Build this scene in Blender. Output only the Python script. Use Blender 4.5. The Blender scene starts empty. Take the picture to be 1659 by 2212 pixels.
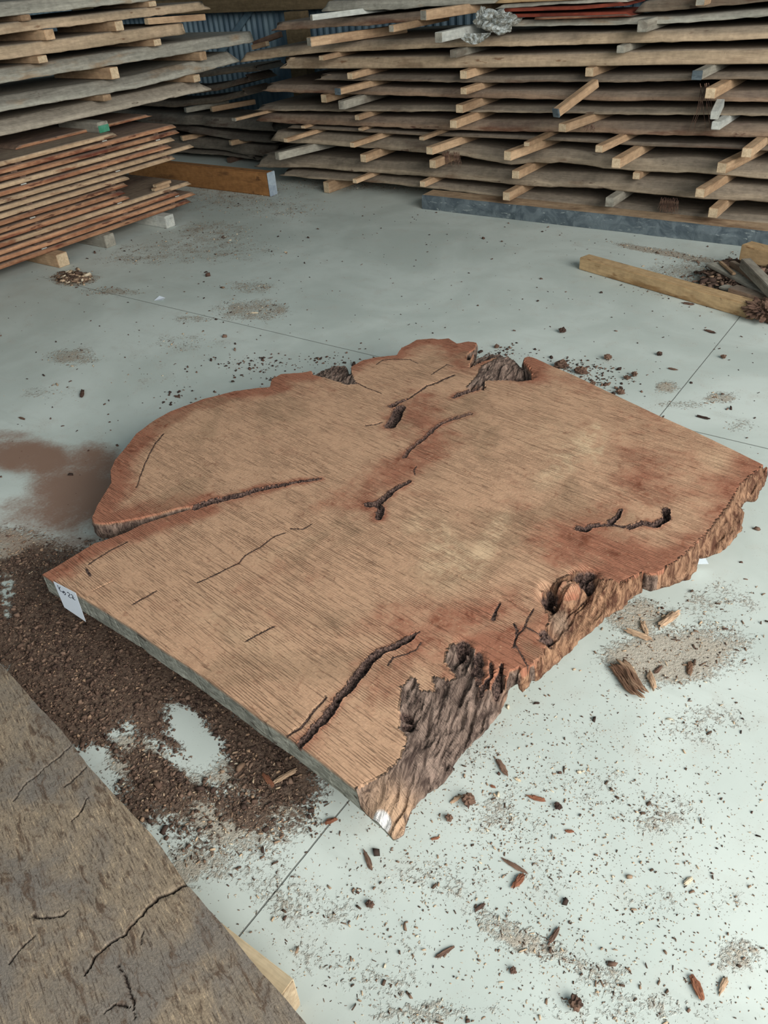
import bpy, bmesh, math, random
import numpy as np
from mathutils import Vector, Matrix, noise
from mathutils.geometry import delaunay_2d_cdt
random.seed(7); RNG = np.random.default_rng(11)
scene = bpy.context.scene
COL = scene.collection
W, H = 1659, 2212
F = 1700.0
CAMH = 1.6
PITCH, ROLL, YAW = math.radians(35.6586), math.radians(-4.8701), math.radians(37.958)

# ------------------------------------------------------------------ camera, world, lights, exposure
Rc = (Matrix.Rotation(YAW, 3, 'Z') @ Matrix.Rotation(math.pi/2 - PITCH, 3, 'X') @ Matrix.Rotation(ROLL, 3, 'Z'))
cd = bpy.data.cameras.new('camera'); cam = bpy.data.objects.new('camera', cd); COL.objects.link(cam)
cam.matrix_world = Matrix.Translation((0, 0, CAMH)) @ Rc.to_4x4()
cd.sensor_fit = 'VERTICAL'; cd.sensor_height = 24.0; cd.lens = F / H * 24.0
cd.clip_start = 0.05; cd.clip_end = 60
scene.camera = cam

wd = bpy.data.worlds.new('world'); scene.world = wd; wd.use_nodes = True
wn = wd.node_tree.nodes; wn['Background'].inputs[0].default_value = (0.86, 0.97, 1.0, 1); wn['Background'].inputs[1].default_value = 0.33

def area(name, loc, target, sx, sy, power, col):
    l = bpy.data.lights.new(name, 'AREA'); l.shape = 'RECTANGLE'; l.size = sx; l.size_y = sy; l.energy = power; l.color = col
    o = bpy.data.objects.new(name, l); COL.objects.link(o); o.location = loc
    o.rotation_euler = (Vector(target) - Vector(loc)).to_track_quat('-Z', 'Y').to_euler()
    return o
area('open_side_daylight', (4.3, 0.2, 3.3), (-1.2, 1.8, 0.0), 5.4, 3.2, 790, (1.0, 0.99, 0.96))
area('front_door_daylight', (0.8, -4.5, 3.6), (-1.8, 2.5, 0.3), 5.0, 3.0, 120, (0.93, 0.98, 1.0))

scene.view_settings.view_transform = 'Standard'; scene.view_settings.look = 'None'
scene.view_settings.gamma = 1.0; scene.view_settings.use_curve_mapping = False
scene.view_settings.exposure = -0.18

# ------------------------------------------------------------------ helpers
O = Vector((0, 0, CAMH))
def ray(x, y): return Rc @ Vector(((x - W/2)/F, -(y - H/2)/F, -1.0))
def atz(x, y, z=0.0):
    d = ray(x, y); return O + d*((z - CAMH)/d.z)
def aty(x, y, Y):
    d = ray(x, y); return O + d*(Y/d.y)
def atx(x, y, X):
    d = ray(x, y); return O + d*(X/d.x)
def nz(x, y=0.0, z=0.0): return noise.noise(Vector((x, y, z)))      # about -1..1
def fbm(x, y, z=0.0, o=3):
    s = 0; a = 1
    for i in range(o):
        s += a*noise.noise(Vector((x, y, z))); x *= 2.03; y *= 2.03; a *= .5
    return s
def tag(o, label=None, cat=None, group=None, kind=None):
    if label: o['label'] = label
    if cat: o['category'] = cat
    if group: o['group'] = group
    if kind: o['kind'] = kind
    return o
def mesh_obj(name, verts, faces, mats, parent=None, loc=None, rot=None, smooth=False, fm=None):
    me = bpy.data.meshes.new(name); me.from_pydata([tuple(v) for v in verts], [], faces); me.update()
    for m in (mats if isinstance(mats, (list, tuple)) else [mats]): me.materials.append(m)
    if fm: me.polygons.foreach_set('material_index', fm)
    if smooth: me.polygons.foreach_set('use_smooth', [True]*len(me.polygons))
    o = bpy.data.objects.new(name, me); COL.objects.link(o)
    if parent: o.parent = parent
    if loc is not None: o.location = loc
    if rot is not None: o.rotation_euler = rot
    return o
def rgb(r, g, b):
    f = lambda c: ((c/255 + .055)/1.055)**2.4 if c/255 > .04045 else c/255/12.92
    return (f(r), f(g), f(b), 1)

class NT:
    def __init__(s, name):
        s.m = bpy.data.materials.new(name); s.m.use_nodes = True
        s.t = s.m.node_tree; s.n = s.t.nodes; s.l = s.t.links; s.b = s.n['Principled BSDF']
    def new(s, t, **k):
        n = s.n.new(t)
        for a, v in k.items(): setattr(n, a, v)
        return n
    def link(s, a, b): s.l.new(a, b)
    def val(s, sock, v):
        if isinstance(v, bpy.types.NodeSocket): s.link(v, sock)
        else: sock.default_value = v
    def coord(s, kind='Object'): return s.new('ShaderNodeTexCoord').outputs[kind]
    def mapping(s, vec, scale=(1, 1, 1), rot=(0, 0, 0), loc=(0, 0, 0)):
        m = s.new('ShaderNodeMapping'); s.link(vec, m.inputs[0]); s.val(m.inputs[1], loc); m.inputs[2].default_value = rot; m.inputs[3].default_value = scale
        return m.outputs[0]
    def noise(s, vec, scale, detail=3, rough=.55, dist=0.0):
        n = s.new('ShaderNodeTexNoise'); s.link(vec, n.inputs['Vector']); n.inputs['Scale'].default_value = scale
        n.inputs['Detail'].default_value = detail; n.inputs['Roughness'].default_value = rough; n.inputs['Distortion'].default_value = dist
        return n.outputs[0]
    def math(s, op, a, b=0.0, c=None, clamp=False):
        n = s.new('ShaderNodeMath', operation=op, use_clamp=clamp); s.val(n.inputs[0], a); s.val(n.inputs[1], b)
        if c is not None: s.val(n.inputs[2], c)
        return n.outputs[0]
    def ramp(s, fac, lo, hi, a=0.0, b=1.0):
        n = s.new('ShaderNodeMapRange', interpolation_type='SMOOTHSTEP'); s.val(n.inputs[0], fac)
        s.val(n.inputs[1], lo); s.val(n.inputs[2], hi); s.val(n.inputs[3], a); s.val(n.inputs[4], b)
        return n.outputs[0]
    def mix(s, fac, a, b, mode='MIX'):
        n = s.new('ShaderNodeMix', data_type='RGBA', blend_type=mode); s.val(n.inputs[0], fac); s.val(n.inputs[6], a); s.val(n.inputs[7], b)
        return n.outputs[2]
    def rand(s): return s.new('ShaderNodeObjectInfo').outputs['Random']
    def finish(s, col, rough=.8, bump=None, strength=.4, dist=.004, spec=.25):
        s.val(s.b.inputs['Base Color'], col); s.val(s.b.inputs['Roughness'], rough); s.b.inputs['Specular IOR Level'].default_value = spec
        if bump is not None:
            n = s.new('ShaderNodeBump'); s.val(n.inputs['Strength'], strength); n.inputs['Distance'].default_value = dist
            s.link(bump, n.inputs['Height']); s.link(n.outputs[0], s.b.inputs['Normal'])
        return s.m

def wood(name, c1, c2, c3=None, patch=(.52, .62), streak=30, bumpd=.003, vary=.25, spot=None, spotr=(.66, .72), dust=0.0, knots=.5):
    t = NT(name); r = t.rand()
    off = t.new('ShaderNodeCombineXYZ'); t.link(t.math('MULTIPLY', r, 37.0), off.inputs[0]); t.link(t.math('MULTIPLY', r, 11.0), off.inputs[1])
    base = t.mapping(t.coord(), loc=off.outputs[0])
    v = t.mapping(base, scale=(1.6, streak, streak))
    n1 = t.noise(v, 1.0, 4, .6, .6)
    col = t.mix(t.ramp(n1, .3, .7), c1, c2)
    v2 = t.mapping(base, scale=(2.0, 5.0, 9.0))
    n2 = t.noise(v2, 1.0, 4, .6)
    if c3: col = t.mix(t.ramp(n2, *patch), col, c3)
    n3 = t.noise(base, 26.0, 3, .6)
    if spot: col = t.mix(t.math('MULTIPLY', t.ramp(t.noise(t.mapping(base, scale=(6, 22, 22)), 1.0, 3), *spotr), .8), col, spot)
    if dust:
        g = t.new('ShaderNodeSeparateXYZ'); t.link(t.coord('Normal'), g.inputs[0])
        col = t.mix(t.math('MULTIPLY', t.ramp(g.outputs[2], .3, .85), dust), col, rgb(116, 108, 98))
    if knots:
        kn = t.noise(t.mapping(base, scale=(9, 26, 26)), 1.0, 5, .75, 1.5)
        col = t.mix(t.math('MULTIPLY', t.ramp(kn, .62, .70), knots), col, rgb(70, 52, 42)); col = t.mix(t.math('MULTIPLY', t.ramp(kn, .36, .28), knots*.7), col, rgb(190, 170, 146))
    fine = t.noise(t.mapping(base, scale=(14, 140, 140)), 1.0, 3, .6)
    h = t.math('ADD', t.math('MULTIPLY', n1, .5), t.math('ADD', t.math('MULTIPLY', fine, .45), t.math('MULTIPLY', n3, .35)))
    bright = t.math('ADD', t.math('MULTIPLY', r, vary), 1 - vary/2)
    bright = t.math('MULTIPLY', bright, t.ramp(n3, .25, .75, .85, 1.12))
    bright = t.math('MULTIPLY', bright, t.ramp(fine, .3, .7, .88, 1.08))
    hsv = t.new('ShaderNodeHueSaturation'); t.link(bright, hsv.inputs['Value']); t.link(col, hsv.inputs['Color'])
    return t.finish(hsv.outputs[0], .85, h, .7, bumpd)

M = {}
M['plank'] = wood('weathered_plank', rgb(130, 116, 98), rgb(164, 148, 126), rgb(110, 88, 70), (.54, .70), 26, .008, .16, rgb(86, 64, 52), dust=.6)
M['plank_dark'] = wood('dark_weathered_plank', rgb(106, 94, 80), rgb(132, 116, 98), rgb(98, 78, 64), (.5, .66), 26, .008, .16, rgb(70, 52, 44), dust=.6)
M['plank_brown'] = wood('reddish_plank', rgb(126, 104, 86), rgb(148, 124, 102), rgb(104, 74, 58), (.52, .66), 22, .010, .14, rgb(80, 50, 40), dust=.6)
M['plank_tan'] = wood('tan_plank', rgb(164, 144, 118), rgb(188, 164, 136), rgb(146, 124, 100), (.55, .68), 24, .005, .10, rgb(116, 84, 60), dust=.7, knots=.35)
M['beam_top'] = wood('sawn_beam_top', rgb(156, 132, 106), rgb(182, 156, 126), rgb(134, 108, 84), (.5, .66), 24, .005, .1, rgb(100, 76, 58))
M['plank_grey'] = wood('grey_plank', rgb(142, 139, 127), rgb(176, 171, 157), rgb(156, 136, 112), (.54, .68), 24, .008, .10, rgb(92, 82, 72), dust=.5)
M['corner'] = wood('dim_corner_plank', rgb(96, 90, 80), rgb(118, 110, 98), rgb(84, 70, 60), (.5, .66), 20, .008, .2, rgb(60, 46, 40), dust=.5)
M['red'] = wood('red_board', rgb(138, 90, 64), rgb(186, 142, 108), rgb(108, 58, 42), (.48, .62), 30, .005, .30, rgb(78, 44, 34), (.60, .68), dust=.7)
M['red_tan'] = wood('tan_red_board', rgb(168, 138, 108), rgb(196, 168, 136), rgb(138, 92, 66), (.54, .66), 34, .004, .2, rgb(100, 62, 46), (.60, .68), dust=.7)
M['red_deep'] = wood('deep_red_board', rgb(112, 50, 36), rgb(136, 64, 46), rgb(96, 44, 32), (.5, .6), 30, .002, .2)
M['stick'] = wood('pine_stick', rgb(164, 134, 104), rgb(190, 160, 128), rgb(142, 114, 88), (.5, .7), 20, .002, .45, knots=.25)
M['stick_pine'] = wood('pale_pine', rgb(196, 174, 140), rgb(212, 192, 158), rgb(180, 156, 124), (.55, .7), 20, .002, .1, knots=0)
M['stick_end'] = wood('pine_stick_end', rgb(184, 160, 130), rgb(206, 184, 152), None, (.5, .6), 60, .001, .40)
M['stick_grey'] = wood('grey_stick', rgb(140, 136, 124), rgb(166, 160, 146), rgb(120, 112, 100), (.5, .65), 20, .002, .2)
M['stick_pale'] = wood('pale_stick', rgb(176, 178, 172), rgb(196, 196, 186), None, (.5, .6), 20, .002, .1)
M['stick_dark'] = wood('dark_stick', rgb(84, 66, 56), rgb(110, 88, 74), None, (.5, .6), 20, .002, .4)
M['green'] = wood('green_paint', rgb(40, 130, 92), rgb(96, 150, 130), rgb(140, 146, 138), (.45, .55), 4, .001, .05)
M['post'] = wood('sawn_beam', rgb(166, 136, 98), rgb(190, 160, 120), rgb(142, 110, 74), (.54, .64), 12, .002, .05, rgb(112, 76, 44), (.60, .68))
M['post_end'] = wood('sawn_beam_end', rgb(214, 184, 138), rgb(228, 202, 158), None, (.5, .6), 40, .001, .05)
M['brown'] = wood('brown_beam', rgb(138, 96, 56), rgb(158, 112, 68), rgb(112, 78, 48), (.55, .7), 8, .001, .05, rgb(84, 56, 34), (.66, .74))
M['girt'] = wood('old_girt', rgb(92, 78, 56), rgb(110, 94, 70), None, (.5, .6), 20, .002, .05)
def paintmat(name, a, b, c):
    t = NT(name); v = t.coord()
    n1 = t.noise(v, 9, 4, .6, 1.2); n2 = t.noise(t.mapping(v, scale=(3, 3, 12)), 4, 4, .7, .8)
    col = t.mix(t.ramp(n1, .35, .65), a, b); col = t.mix(t.ramp(n2, .6, .68), col, c)
    return t.finish(col, .5, n1, .6, .01)
M['greypaint'] = paintmat('grey_sealant', rgb(70, 80, 86), rgb(98, 108, 112), rgb(146, 154, 152))
M['whitewax'] = paintmat('white_sealant', rgb(170, 182, 188), rgb(140, 152, 164), rgb(84, 96, 112))

def slab_material():
    t = NT('freshly_sawn_slab'); v = t.coord()
    a = t.new('ShaderNodeVertexColor', layer_name='zone'); sa = t.new('ShaderNodeSeparateColor'); t.link(a.outputs[0], sa.inputs[0])
    red, bark, dark = sa.outputs[0], sa.outputs[1], sa.outputs[2]
    b2 = t.new('ShaderNodeVertexColor', layer_name='tone'); sb = t.new('ShaderNodeSeparateColor'); t.link(b2.outputs[0], sb.inputs[0])
    pale, white, side = sb.outputs[0], sb.outputs[1], sb.outputs[2]
    kr = t.mapping(v, rot=(0, 0, -KERF))
    nb = t.noise(v, 5.0, 5, .6, .5)
    nm = t.noise(v, 17.0, 4, .65, .4)
    nf = t.noise(v, 120.0, 3, .6)
    sy = t.new('ShaderNodeSeparateXYZ'); t.link(kr, sy.inputs[0])
    wob = t.noise(t.mapping(kr, scale=(2.2, 7, 2)), 1.0, 3, .6)
    ph = t.math('ADD', t.math('MULTIPLY', sy.outputs[1], 2*math.pi/.0062), t.math('MULTIPLY', wob, 16.0))
    saw = t.math('SINE', ph)
    lines = t.noise(t.mapping(kr, scale=(9, 210, 9)), 1.0, 2, .6)
    lines2 = t.noise(t.mapping(kr, scale=(26, 420, 26)), 1.0, 2, .6)
    patch = t.ramp(t.noise(t.mapping(kr, scale=(4, 9, 4)), 1.0, 4, .65), .36, .60)
    brk = t.ramp(t.noise(t.mapping(kr, scale=(14, 150, 14)), 1.0, 2, .6), .42, .56)
    dash = t.math('MULTIPLY', t.math('MULTIPLY', t.ramp(saw, .25, .85), patch), brk)
    dash = t.math('MAXIMUM', dash, t.math('MULTIPLY', t.ramp(lines, .60, .70), .8))
    dash2 = t.ramp(lines2, .50, .66)
    rr = t.math('ADD', red, t.math('MULTIPLY', t.math('SUBTRACT', nb, .5), 1.3))
    rr = t.math('ADD', rr, t.math('MULTIPLY', t.math('SUBTRACT', nm, .5), .8))
    col = t.mix(t.ramp(rr, .05, .75), rgb(190, 152, 122), rgb(156, 104, 81))
    col = t.mix(t.math('MULTIPLY', t.ramp(t.noise(v, 3.1, 4, .6, .8), .54, .68), .55), col, rgb(152, 124, 98))
    col = t.mix(t.math('MULTIPLY', t.ramp(t.noise(v, 34, 5, .7, 1.2), .56, .70), .5), col, rgb(126, 82, 62))
    col = t.mix(t.math('MULTIPLY', t.ramp(nm, .56, .72), t.ramp(rr, .3, .8)), col, rgb(122, 72, 52))
    col = t.mix(t.math('MULTIPLY', t.ramp(pale, .1, .9), t.ramp(nm, .35, .62)), col, rgb(206, 176, 142))
    col = t.mix(t.math('MULTIPLY', dash, .46), col, rgb(106, 70, 52))
    col = t.mix(t.math('MULTIPLY', dash2, .22), col, rgb(140, 98, 70))
    col = t.mix(t.math('MULTIPLY', t.ramp(nf, .6, .75), .35), col, rgb(226, 190, 152))
    # end grain, weathered grey cut side
    sidecol = t.mix(t.ramp(t.noise(t.mapping(v, scale=(30, 30, 90)), 1.0, 4, .6, .8), .35, .7), rgb(116, 116, 106), rgb(160, 160, 148))
    sidecol = t.mix(t.ramp(t.noise(t.mapping(v, scale=(9, 9, 40)), 1.0, 4, .7, 1.2), .60, .66), sidecol, rgb(82, 74, 66))
    col = t.mix(side, col, sidecol)
    fv = atz(900, 1700, ZT) - atz(1000, 1420, ZT)
    bd = t.noise(t.mapping(t.mapping(v, rot=(0, 0, -math.atan2(fv.y, fv.x))), scale=(16, 75, 30)), 1.0, 5, .7, .8)
    barkcol = t.mix(t.ramp(bd, .35, .68), rgb(66, 52, 46), rgb(150, 128, 114))
    barkcol = t.mix(t.math('MULTIPLY', pale, t.ramp(bd, .3, .5)), barkcol, rgb(190, 156, 126))
    barkcol = t.mix(red, barkcol, t.mix(t.ramp(bd, .35, .65), rgb(88, 54, 38), rgb(172, 130, 98)))
    col = t.mix(t.ramp(t.math('ADD', bark, t.math('MULTIPLY', t.math('SUBTRACT', nm, .5), .5)), .35, .6), col, barkcol)
    col = t.mix(t.ramp(t.math('ADD', dark, t.math('MULTIPLY', t.math('SUBTRACT', bd, .5), .5)), .3, .7), col, t.mix(t.ramp(t.noise(v, 150, 4, .7, .5), .38, .64), rgb(38, 26, 23), rgb(122, 98, 88)))
    col = t.mix(t.ramp(white, .3, .7), col, rgb(232, 228, 222))
    h = t.math('ADD', t.math('MULTIPLY', nm, .35), t.math('MULTIPLY', nf, .25))
    h = t.math('SUBTRACT', h, t.math('MULTIPLY', dash, .5)); h = t.math('SUBTRACT', h, t.math('MULTIPLY', lines2, .35))
    h = t.math('ADD', h, t.math('MULTIPLY', t.math('MULTIPLY', bd, bark), 2.6))
    h = t.math('ADD', h, t.math('MULTIPLY', t.math('MULTIPLY', t.noise(v, 150, 4, .7, .5), dark), 1.8))
    return t.finish(col, .85, h, .9, .006, .2)

# ------------------------------------------------------------------ setting: floor, walls
def blob(cx, cy, rx, ry, amt, z=0.0, rot=0.0):
    """a patch on the floor: its centre and two half-axes measured on the ground plane"""
    c = atz(cx, cy, z); cr, sr = math.cos(rot), math.sin(rot)
    u = atz(cx + rx*cr, cy + rx*sr, z) - c; w = atz(cx - ry*sr, cy + ry*cr, z) - c
    A = np.array([[u.x, w.x], [u.y, w.y]])
    return (np.array([c.x, c.y]), np.linalg.inv(A), amt, A)
def field(P, blobs):
    out = np.zeros(len(P))
    for c, Ai, amt, _ in blobs:
        q = (P - c) @ Ai.T; r = (q**2).sum(1)
        out = np.maximum(out, amt*np.exp(-r*r*.7)) if amt > 0 else out + amt*np.exp(-r*r*.9)*(out > 0)
    return np.clip(out, 0, 1)
R_ = math.radians
RUST = [blob(130, 1190, 170, 60, .5), blob(260, 1120, 60, 60, .7), blob(60, 985, 130, 40, .9, rot=.1), blob(170, 1060, 110, 80, .9), blob(60, 1150, 120, 80, .45), blob(200, 1000, 70, 50, .8), blob(120, 1110, 130, 60, .7), blob(20, 950, 60, 25, .6)]
DIRT = [blob(225, 1590, 70, 40, .55, rot=.7), blob(300, 1730, 70, 60, .6, rot=.8), blob(180, 1600, 40, 30, .6), blob(370, 1800, 40, 50, .4, rot=.8), blob(560, 1640, 150, 70, .8, rot=.6), blob(480, 1720, 110, 45, .6, rot=.6), blob(640, 1760, 60, 30, .4, rot=.5), blob(60, 1215, 60, 20, .8), blob(60, 1330, 190, 120, .9), blob(250, 1400, 220, 130, 1.0, rot=.5), blob(420, 1560, 200, 110, .75, rot=.6), blob(140, 1480, 150, 110, .9, rot=.7), blob(600, 1650, 130, 60, .55, rot=.5),
        blob(330, 1680, 110, 70, .75, rot=.6), blob(420, 1800, 60, 60, .35), blob(560, 1760, 80, 50, .4, rot=.5), blob(300, 1240, 160, 80, .8), blob(60, 1230, 130, 60, .6),
        blob(240, 1655, 62, 16, -.7, rot=.7), blob(425, 1598, 95, 36, -1.15, rot=.95), blob(15, 1290, 14, 60, -.8, rot=0), blob(255, 1600, 30, 12, -.5, rot=.5), blob(0, 1180, 50, 25, -.6), blob(390, 1650, 90, 12, -.5, rot=.6)]
DUST = [blob(330, 1690, 110, 60, .75, rot=.7), blob(430, 1740, 130, 60, .75, rot=.6), blob(540, 1800, 110, 50, .5, rot=.6), blob(560, 1700, 120, 60, .8, rot=.5), blob(400, 1860, 60, 90, .5, rot=.5), blob(620, 1760, 80, 60, .5), blob(20, 1190, 120, 60, .7), blob(180, 1230, 90, 40, .6), blob(300, 1640, 80, 50, .8, rot=.7), blob(480, 420, 160, 40, .35), blob(800, 400, 220, 14, .4), blob(420, 540, 200, 30, .35), blob(760, 900, 10, 10, .1), blob(1380, 1330, 90, 40, .6), blob(1440, 1420, 150, 60, .75), blob(1530, 1390, 120, 60, .45), blob(1240, 1600, 90, 60, .2), blob(1560, 1300, 90, 50, .35), blob(1100, 2010, 100, 40, .5, rot=.5), blob(1180, 2050, 90, 30, .5, rot=.4),
        blob(1310, 2110, 60, 50, .5), blob(1600, 2060, 60, 40, .45), blob(900, 2190, 120, 30, .5), blob(1190, 1880, 90, 70, .28), blob(740, 1960, 90, 60, .35), blob(900, 2030, 50, 40, .35), blob(1040, 1630, 60, 40, .25),
        blob(160, 770, 60, 22, .5), blob(400, 740, 90, 20, .3), blob(545, 670, 90, 24, .5), blob(540, 620, 60, 16, .4), blob(460, 500, 90, 26, .4), blob(600, 450, 110, 24, .3), blob(300, 560, 90, 14, .35), blob(240, 630, 80, 10, .4),
        blob(420, 690, 50, 10, .4), blob(160, 602, 50, 16, .8), blob(110, 850, 70, 20, .25), blob(1440, 835, 25, 14, .6), blob(1560, 858, 36, 14, .6), blob(1480, 875, 60, 10, .4), blob(1600, 920, 40, 16, .4), blob(1430, 545, 130, 7, .7, rot=.18),
        blob(1520, 600, 150, 50, .45), blob(1090, 795, 160, 40, .15), blob(1260, 835, 70, 20, .25), blob(330, 800, 90, 60, .15), blob(1300, 2180, 300, 40, .32), blob(1100, 1760, 120, 60, .3), blob(1420, 1750, 120, 60, .32), blob(1500, 1560, 120, 50, .3), blob(1250, 1700, 200, 60, .28), blob(960, 1900, 120, 60, .3), blob(820, 2120, 120, 50, .32), blob(1480, 1950, 140, 50, .3),
        blob(560, 1900, 160, 60, .4, rot=.6), blob(520, 1780, 140, 50, .35, rot=.6), blob(700, 2080, 120, 60, .3)]

t = NT('concrete_floor'); v = t.coord()
at = t.new('ShaderNodeVertexColor', layer_name='soil'); sp = t.new('ShaderNodeSeparateColor'); t.link(at.outputs[0], sp.inputs[0])
sx = t.new('ShaderNodeSeparateXYZ'); t.link(v, sx.inputs[0])
nb = t.noise(v, 1.3, 5, .6, .4); nm = t.noise(v, 9, 5, .65, .3); nf = t.noise(v, 90, 4, .7, .3); nff = t.noise(v, 260, 2, .6)
base = t.mix(t.ramp(nb, .35, .65), rgb(182, 190, 182), rgb(200, 207, 199))
base = t.mix(t.math('MULTIPLY', t.ramp(nm, .5, .7), .35), base, rgb(186, 186, 176))
base = t.mix(t.math('MULTIPLY', t.ramp(t.noise(t.mapping(v, scale=(1.2, 7, 1), rot=(0, 0, .9)), 1.0, 5, .7), .55, .75), .4), base, rgb(172, 178, 170))
def grit(mask, lo, hi):
    s_ = t.math('ADD', mask, t.math('MULTIPLY', t.math('SUBTRACT', nm, .5), .9)); s_ = t.math('ADD', s_, t.math('MULTIPLY', t.math('SUBTRACT', nf, .5), 1.1))
    return t.ramp(s_, lo, hi)
gd = grit(sp.outputs[2], .30, .60)
base = t.mix(t.math('MULTIPLY', gd, .75), base, t.mix(nff, rgb(138, 122, 104), rgb(190, 176, 156)))
base = t.mix(t.math('MULTIPLY', t.ramp(t.math('ADD', sp.outputs[0], t.math('ADD', t.math('MULTIPLY', t.math('SUBTRACT', nm, .5), .8), t.math('MULTIPLY', t.math('SUBTRACT', nf, .5), .5))), .12, .85), .9), base, rgb(132, 96, 76))
gdirt = grit(sp.outputs[1], .28, .5)
base = t.mix(gdirt, base, t.mix(t.ramp(nf, .4, .65), rgb(90, 72, 61), rgb(124, 103, 87)))
spk = t.ramp(t.noise(v, 210, 2, .5, .2), .66, .70); spk = t.math('MULTIPLY', spk, t.ramp(nm, .42, .62))
base = t.mix(t.math('MULTIPLY', spk, .7), base, rgb(120, 102, 86))
# saw-cut control joints
jx = t.ramp(t.math('ABSOLUTE', t.math('ADD', t.math('ADD', sx.outputs[0], .785), t.math('MULTIPLY', t.math('SUBTRACT', nm, .5), .004))), .0012, .0026, 1, 0)
jy = t.ramp(t.math('ABSOLUTE', t.math('ADD', t.math('SUBTRACT', sx.outputs[1], 2.79), t.math('MULTIPLY', t.math('SUBTRACT', nm, .5), .004))), .0012, .0030, 1, 0)
jy = t.math('MULTIPLY', jy, t.ramp(sx.outputs[0], -4.95, -4.7)); jj = t.math('MULTIPLY', t.math('MAXIMUM', jx, jy), t.math('SUBTRACT', 1.0, gdirt))
base = t.mix(t.math('MULTIPLY', jj, t.ramp(nm, .2, .45, .35, .75)), base, rgb(90, 90, 84))
hh = t.math('SUBTRACT', t.math('ADD', t.math('MULTIPLY', t.math('ADD', gd, gdirt), t.math('MULTIPLY', nf, 1.6)), t.math('MULTIPLY', nm, .15)), jj)
M['floor'] = t.finish(base, t.ramp(nb, .3, .7, .5, .68), hh, .8, .004, .3)

x0, x1, y0, y1, st = -9.0, 3.0, -2.6, 7.0, .03
gx = np.arange(x0, x1 + 1e-6, st); gy = np.arange(y0, y1 + 1e-6, st); nx, ny = len(gx), len(gy)
XX, YY = np.meshgrid(gx, gy); P2 = np.stack([XX.ravel(), YY.ravel()], 1)
me = bpy.data.meshes.new('floor'); me.vertices.add(nx*ny)
me.vertices.foreach_set('co', np.concatenate([P2, np.zeros((nx*ny, 1))], 1).ravel())
idx = np.arange(nx*ny).reshape(ny, nx); q = np.stack([idx[:-1, :-1], idx[:-1, 1:], idx[1:, 1:], idx[1:, :-1]], -1).reshape(-1)
me.loops.add(len(q)); me.loops.foreach_set('vertex_index', q); npol = len(q)//4; me.polygons.add(npol)
me.polygons.foreach_set('loop_start', np.arange(npol)*4); me.update(calc_edges=True)
ca = me.color_attributes.new('soil', 'FLOAT_COLOR', 'POINT')
soil = np.ones((nx*ny, 4), np.float32); soil[:, 0] = field(P2, RUST); soil[:, 1] = field(P2, DIRT); soil[:, 2] = field(P2, DUST)
ca.data.foreach_set('color', soil.ravel()); me.materials.append(M['floor'])
fo = bpy.data.objects.new('floor', me); COL.objects.link(fo); tag(fo, 'pale grey concrete floor with saw-cut joints, dust and rust-brown stains', 'floor', kind='structure')

t = NT('blue_corrugated_iron'); v = t.coord()
t_col = t.mix(t.ramp(t.noise(t.mapping(v, scale=(3, 3, 1)), 2, 4), .35, .7), rgb(84, 106, 120), rgb(116, 138, 148))
M['iron'] = t.finish(t_col, .5, None)
def corrugated(name, a, b, axis, z1, lab):
    n = int((b - a)/.0095); vs = []; fs = []
    for i in range(n + 1):
        s = a + (b - a)*i/n; off = .011*max(-1, min(1, 1.7*math.sin(2*math.pi*(s - a)/.076)))
        for z in (0.0, z1): vs.append((s, axis + off, z) if name == 'wall_back' else (axis + off, s, z))
    for i in range(n): fs.append((2*i, 2*i + 2, 2*i + 3, 2*i + 1))
    o = mesh_obj(name, vs, fs, M['iron'])
    so = o.modifiers.new('sheet', 'SOLIDIFY'); so.thickness = .002
    tag(o, lab, 'wall', kind='structure')
corrugated('wall_back', -9.0, 3.0, 6.72, 3.2, 'blue-grey corrugated iron wall behind the timber stacks')
corrugated('wall_left', -2.6, 6.68, -8.95, 3.2, 'blue-grey corrugated iron wall on the left side of the shed')

_c = mesh_obj('ceiling', [(-9, -2.6, 4.7), (3.2, -2.6, 4.7), (3.2, 6.8, 4.7), (-9, 6.8, 4.7)], [(3, 2, 1, 0)], M['iron']); _m = _c.modifiers.new('sheet', 'SOLIDIFY'); _m.thickness = .02  # roof added out of view, darkens the stacks by blocking the sky overhead
tag(_c, 'unseen iron roof added high above the timber stacks to block overhead sky light', 'ceiling', kind='structure')
def box(name, lo, hi, mat, parent=None, bev=.004, rot=None, loc=None, mats=None, endmat=None):
    bm = bmesh.new(); bmesh.ops.create_cube(bm, size=1.0)
    lo = Vector(lo); hi = Vector(hi); c = (lo + hi)/2; d = hi - lo
    for w_ in bm.verts: w_.co = Vector((w_.co.x*d.x, w_.co.y*d.y, w_.co.z*d.z))
    if endmat is not None:
        bm.faces.ensure_lookup_table()
        for f_ in bm.faces:
            if abs(f_.normal.x) > .9: f_.material_index = 1
    if bev: bmesh.ops.bevel(bm, geom=list(bm.edges), offset=bev, segments=2, affect='EDGES', material=-1)
    m_ = bpy.data.meshes.new(name); bm.to_mesh(m_); bm.free(); m_.materials.append(mat)
    if endmat is not None: m_.materials.append(endmat)
    o = bpy.data.objects.new(name, m_); COL.objects.link(o)
    o.location = c if loc is None else loc
    if rot is not None: o.rotation_euler = rot
    if parent: o.parent = parent
    return o
tag(box('trim_1', (-8.9, 6.52, 1.175), (3.0, 6.66, 1.30), M['girt']), 'brown timber girt running along the corrugated back wall', 'wall beam', kind='structure')
for i, px in enumerate((642,)):
    c = aty(px, 60, 6.45)
    tag(box('trim_2', (c.x - .10, 6.40, 0), (c.x + .10, 6.518, 1.17), M['girt']), 'square timber post standing in front of the corrugated back wall', 'post', kind='structure')
s1, s2 = aty(512, 66, 6.69), aty(540, 26, 6.69)
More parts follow.
